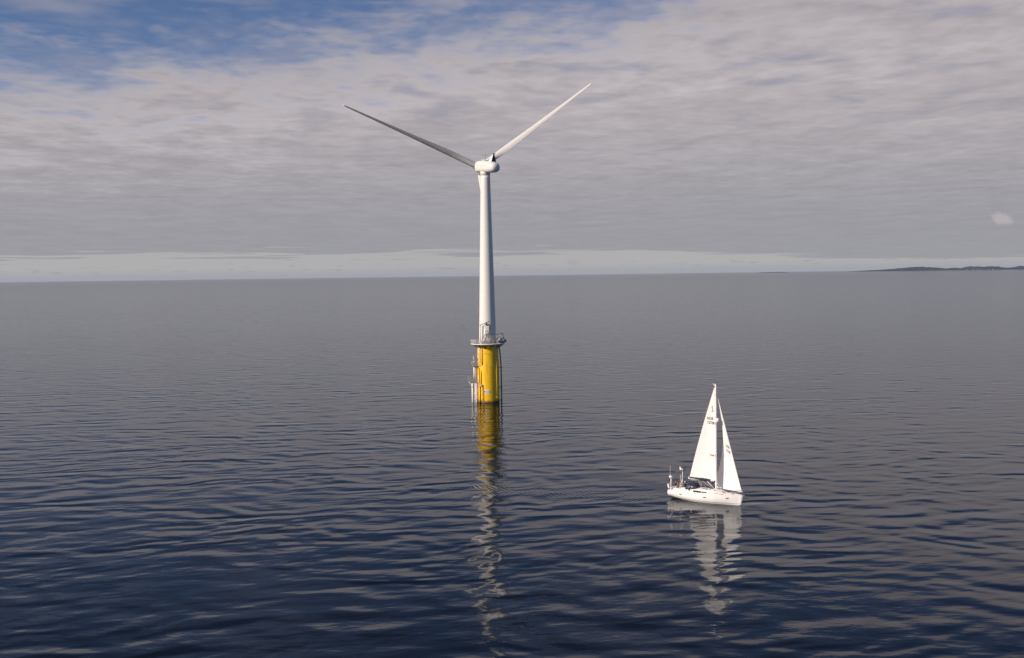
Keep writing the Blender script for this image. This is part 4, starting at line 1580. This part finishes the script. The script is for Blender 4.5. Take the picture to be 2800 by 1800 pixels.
# yellow-brown danbuoy and flag clipped to the stern rail
def build_danbuoy():
    o = thing("danbuoy", "ochre rescue buoy with upright yellow flag clipped beside the wind generator pole", "buoy", boat_local((-4.80, 1.25, 1.42)), BOAT_ANG)
    mb = MB()
    rings = []
    for i in range(13):
        f = i / 12
        r = 0.20 * math.sin(PI * (0.12 + 0.80 * f)) ** 0.7
        rings.append([Vector((r * math.cos(t) * (1 + 0.10 * math.sin(3 * t + f * 9)), r * math.sin(t), f * 0.62)) for t in [2 * PI * k / 18 for k in range(18)]])
    mb.rings(rings)
    mb.build("float", M['ochre'], o)
    mb = MB()
    mb.tube([(0.05, 0, 0.5), (0.12, 0, 1.9)], 0.014, 6)
    mb.tube([(-0.1, 0, 0.5), (-0.02, 0, 1.95)], 0.02, 6)
    mb.build("pole", M['plastic_white'], o)
    mb = MB()
    P = []
    for j in range(12):
        v = j / 11
        P.append([Vector((0.07 + 0.10 * v * 0.3 + u * 0.15 * (1 - 0.4 * v), 0.03 * math.sin(u * 6 + v * 5), 0.52 + 0.72 * v)) for u in (0, 0.25, 0.5, 0.75, 1.0)])
    mb.grid(P)
    mb.build("flag", M['yellowflag'], o, thick=0.012)


build_danbuoy()


# ------------------------------------------------------------------ people
def skin_body(name, joints, bones, parent, zone):
    """one continuous body grown from joints {name: (pos, radius)} along bones"""
    me = bpy.data.meshes.new(name)
    names = list(joints)
    me.from_pydata([joints[n][0] for n in names], [(names.index(a), names.index(b)) for a, b in bones], [])
    ob = bpy.data.objects.new(name, me)
    S.collection.objects.link(ob)
    ob.modifiers.new("skin", 'SKIN')
    sv = me.skin_vertices[0].data
    for i, n in enumerate(names):
        r = joints[n][1]
        sv[i].radius = r if isinstance(r, tuple) else (r, r)
        sv[i].use_root = (n == 'pelvis')
    ss = ob.modifiers.new("sub", 'SUBSURF')
    ss.levels = ss.render_levels = 2
    dg = bpy.context.evaluated_depsgraph_get()
    m2 = bpy.data.meshes.new_from_object(ob.evaluated_get(dg))
    bpy.data.objects.remove(ob)
    o = bpy.data.objects.new(name, m2)
    S.collection.objects.link(o)
    o.parent = parent
    mats = zone['mats']
    m2.materials.clear()
    for m in mats:
        m2.materials.append(m)
    for p in m2.polygons:
        p.use_smooth = True
        p.material_index = zone['pick'](p.center)
    return o


def seated(name, label, loc, rz, jacket, trousers, hair_mat, cap=None, lean=0.08, arms=((0.34, 0.22, 0.30), (0.34, -0.22, 0.30)), torso_h=0.50):
    o = thing(name, label, "person", loc, rz)
    J, Bn = {}, []
    def j(n, p, r, frm=None):
        J[n] = (Vector(p), r)
        if frm:
            Bn.append((frm, n))
    sh = Vector((lean, 0, torso_h))
    j('pelvis', (0, 0, 0.10), (0.16, 0.125))
    j('waist', (lean * 0.4, 0, 0.26), (0.145, 0.11), 'pelvis')
    j('chest', (lean * 0.8, 0, 0.42), (0.17, 0.125), 'waist')
    j('neck0', (lean, 0, 0.545), (0.075, 0.07), 'chest')
    j('neck1', (lean + 0.015, 0, 0.60), (0.055, 0.055), 'neck0')
    j('jaw', (lean + 0.04, 0, 0.67), (0.070, 0.080), 'neck1')
    j('face', (lean + 0.045, 0, 0.735), (0.078, 0.098), 'jaw')
    j('crown', (lean + 0.035, 0, 0.805), (0.070, 0.085), 'face')
    for s, nm in ((1, 'l'), (-1, 'r')):
        hx, hy, hz = arms[0] if s > 0 else arms[1]
        S0 = Vector((lean * 0.9, s * 0.17, 0.49))
        W0 = Vector((hx, hy, hz))
        E0 = (S0 + W0) / 2 + Vector((-0.02, s * 0.08, -0.10))
        j('sh' + nm, S0, 0.072, 'chest')
        j('el' + nm, E0, 0.050, 'sh' + nm)
        j('wr' + nm, W0, 0.032, 'el' + nm)
        d = (W0 - E0).normalized()
        palm = W0 + d * 0.07
        j('pa' + nm, palm, (0.038, 0.020), 'wr' + nm)
        sidev = Vector((0, 1, 0))
        for q, (off, ln) in enumerate(((-0.030, 0.060), (-0.010, 0.075), (0.010, 0.070), (0.030, 0.055))):
            a_ = palm + d * 0.045 + sidev * off
            j('f%d%s' % (q, nm), a_, 0.010, 'pa' + nm)
            j('g%d%s' % (q, nm), a_ + d * ln * 0.55 + Vector((0, 0, -ln * 0.45)), 0.008, 'f%d%s' % (q, nm))
        j('th' + nm, W0 + d * 0.05 + Vector((0, -s * 0.045, 0.01)), 0.011, 'wr' + nm)
        H0 = Vector((0.05, s * 0.10, 0.07))
        K0 = Vector((0.44, s * 0.15, 0.10))
        A0 = Vector((0.42, s * 0.15, -0.33))
        j('hip' + nm, H0, 0.088, 'pelvis')
        j('kn' + nm, K0, 0.062, 'hip' + nm)
        j('an' + nm, A0, 0.042, 'kn' + nm)
        j('to' + nm, A0 + Vector((0.19, 0, -0.05)), (0.038, 0.03), 'an' + nm)
    def pick(c):
        if c.z > 0.575 and abs(c.y) < 0.15:
            return 2
        for s in (0, 1):
            if (c - Vector(arms[s])).length < 0.17 and c.x > arms[s][0] + 0.0:
                return 2
        if c.z < 0.16:
            return 1
        return 0
    body = skin_body("body", J, Bn, o, {'mats': [jacket, trousers, M['skin']], 'pick': pick})
    mb = MB()
    hc = Vector((lean + 0.028, 0, 0.765))
    rings = []
    for i in range(9):
        f = i / 8
        z = 0.105 * math.sin(PI / 2 * f)
        r = math.cos(PI / 2 * f)
        rings.append([hc + Vector(((0.105 if math.cos(t) < 0.3 else 0.092) * r * math.cos(t) - 0.01, 0.094 * r * math.sin(t), z - (0.07 * (1 - f) if math.cos(t) < 0.2 else 0.0))) for t in [2 * PI * k / 20 for k in range(20)]])
    mb.rings(rings)
    mb.build("hair", hair_mat, o)
    mb = MB()
    for s in (-1, 1):
        mb.ball((lean + 0.125, s * 0.033, 0.745), 0.011, 6)
    mb.build_each("eye", M['black'], o)
    mb = MB()
    mb.ball((lean + 0.140, 0, 0.715), 0.017, 6, (1.1, 0.8, 1.5))
    for s in (-1, 1):
        mb.ball((lean + 0.03, s * 0.088, 0.73), 0.024, 6, (0.8, 0.5, 1.3))
    mb.box((lean + 0.124, 0, 0.682), (0.012, 0.045, 0.007))
    mb.build("face", M['skin'], o)
    if cap is not None:
        mb = MB()
        mb.lathe([(0.112, -0.02), (0.114, 0.02), (0.10, 0.07), (0.06, 0.10), (0.01, 0.108)], 20, (lean + 0.03, 0, 0.79))
        mb.box((lean + 0.165, 0, 0.785), (0.11, 0.14, 0.015))
        mb.build("cap", cap, o)
    return o


P1 = seated("person", "person in a dark jacket sitting at the stern beside the white radar pole", boat_local((-4.95, -0.15, 1.66)), BOAT_ANG, M['jacket'], M['pale_cloth'], M['hair'], arms=((0.42, 0.32, 0.30), (0.36, -0.26, 0.26)))
P1b = [c for c in P1.children if c.name.startswith("body")][0]
P1b.data.materials[0] = M['jacket']
seated("person", "person in black with a white cap sitting behind the navy sprayhood", boat_local((-3.55, 0.55, 1.62)), BOAT_ANG + R(150), M['jacket'], M['jacket'], M['black'], cap=M['plastic_white'], arms=((0.30, 0.20, 0.16), (0.30, -0.20, 0.16)))


# ------------------------------------------------------------------ sea haze: one even closed box of air round everything
def build_haze():
    mb = MB()
    mb.box((0, 0, 60.0), (130000, 130000, 134.0))
    m = bpy.data.materials.new("sea_haze")
    m.use_nodes = True
    t = m.node_tree
    t.nodes.clear()
    out = t.nodes.new('ShaderNodeOutputMaterial')
    v = t.nodes.new('ShaderNodeVolumePrincipled')
    v.inputs['Color'].default_value = (0.70, 0.80, 1.0, 1)
    v.inputs['Density'].default_value = 0.4e-5
    v.inputs['Anisotropy'].default_value = 0.0
    t.links.new(v.outputs[0], out.inputs['Volume'])
    o = mb.build("haze", m)
    o['kind'] = "stuff"
    S.cycles.volume_bounces = 0


build_haze()
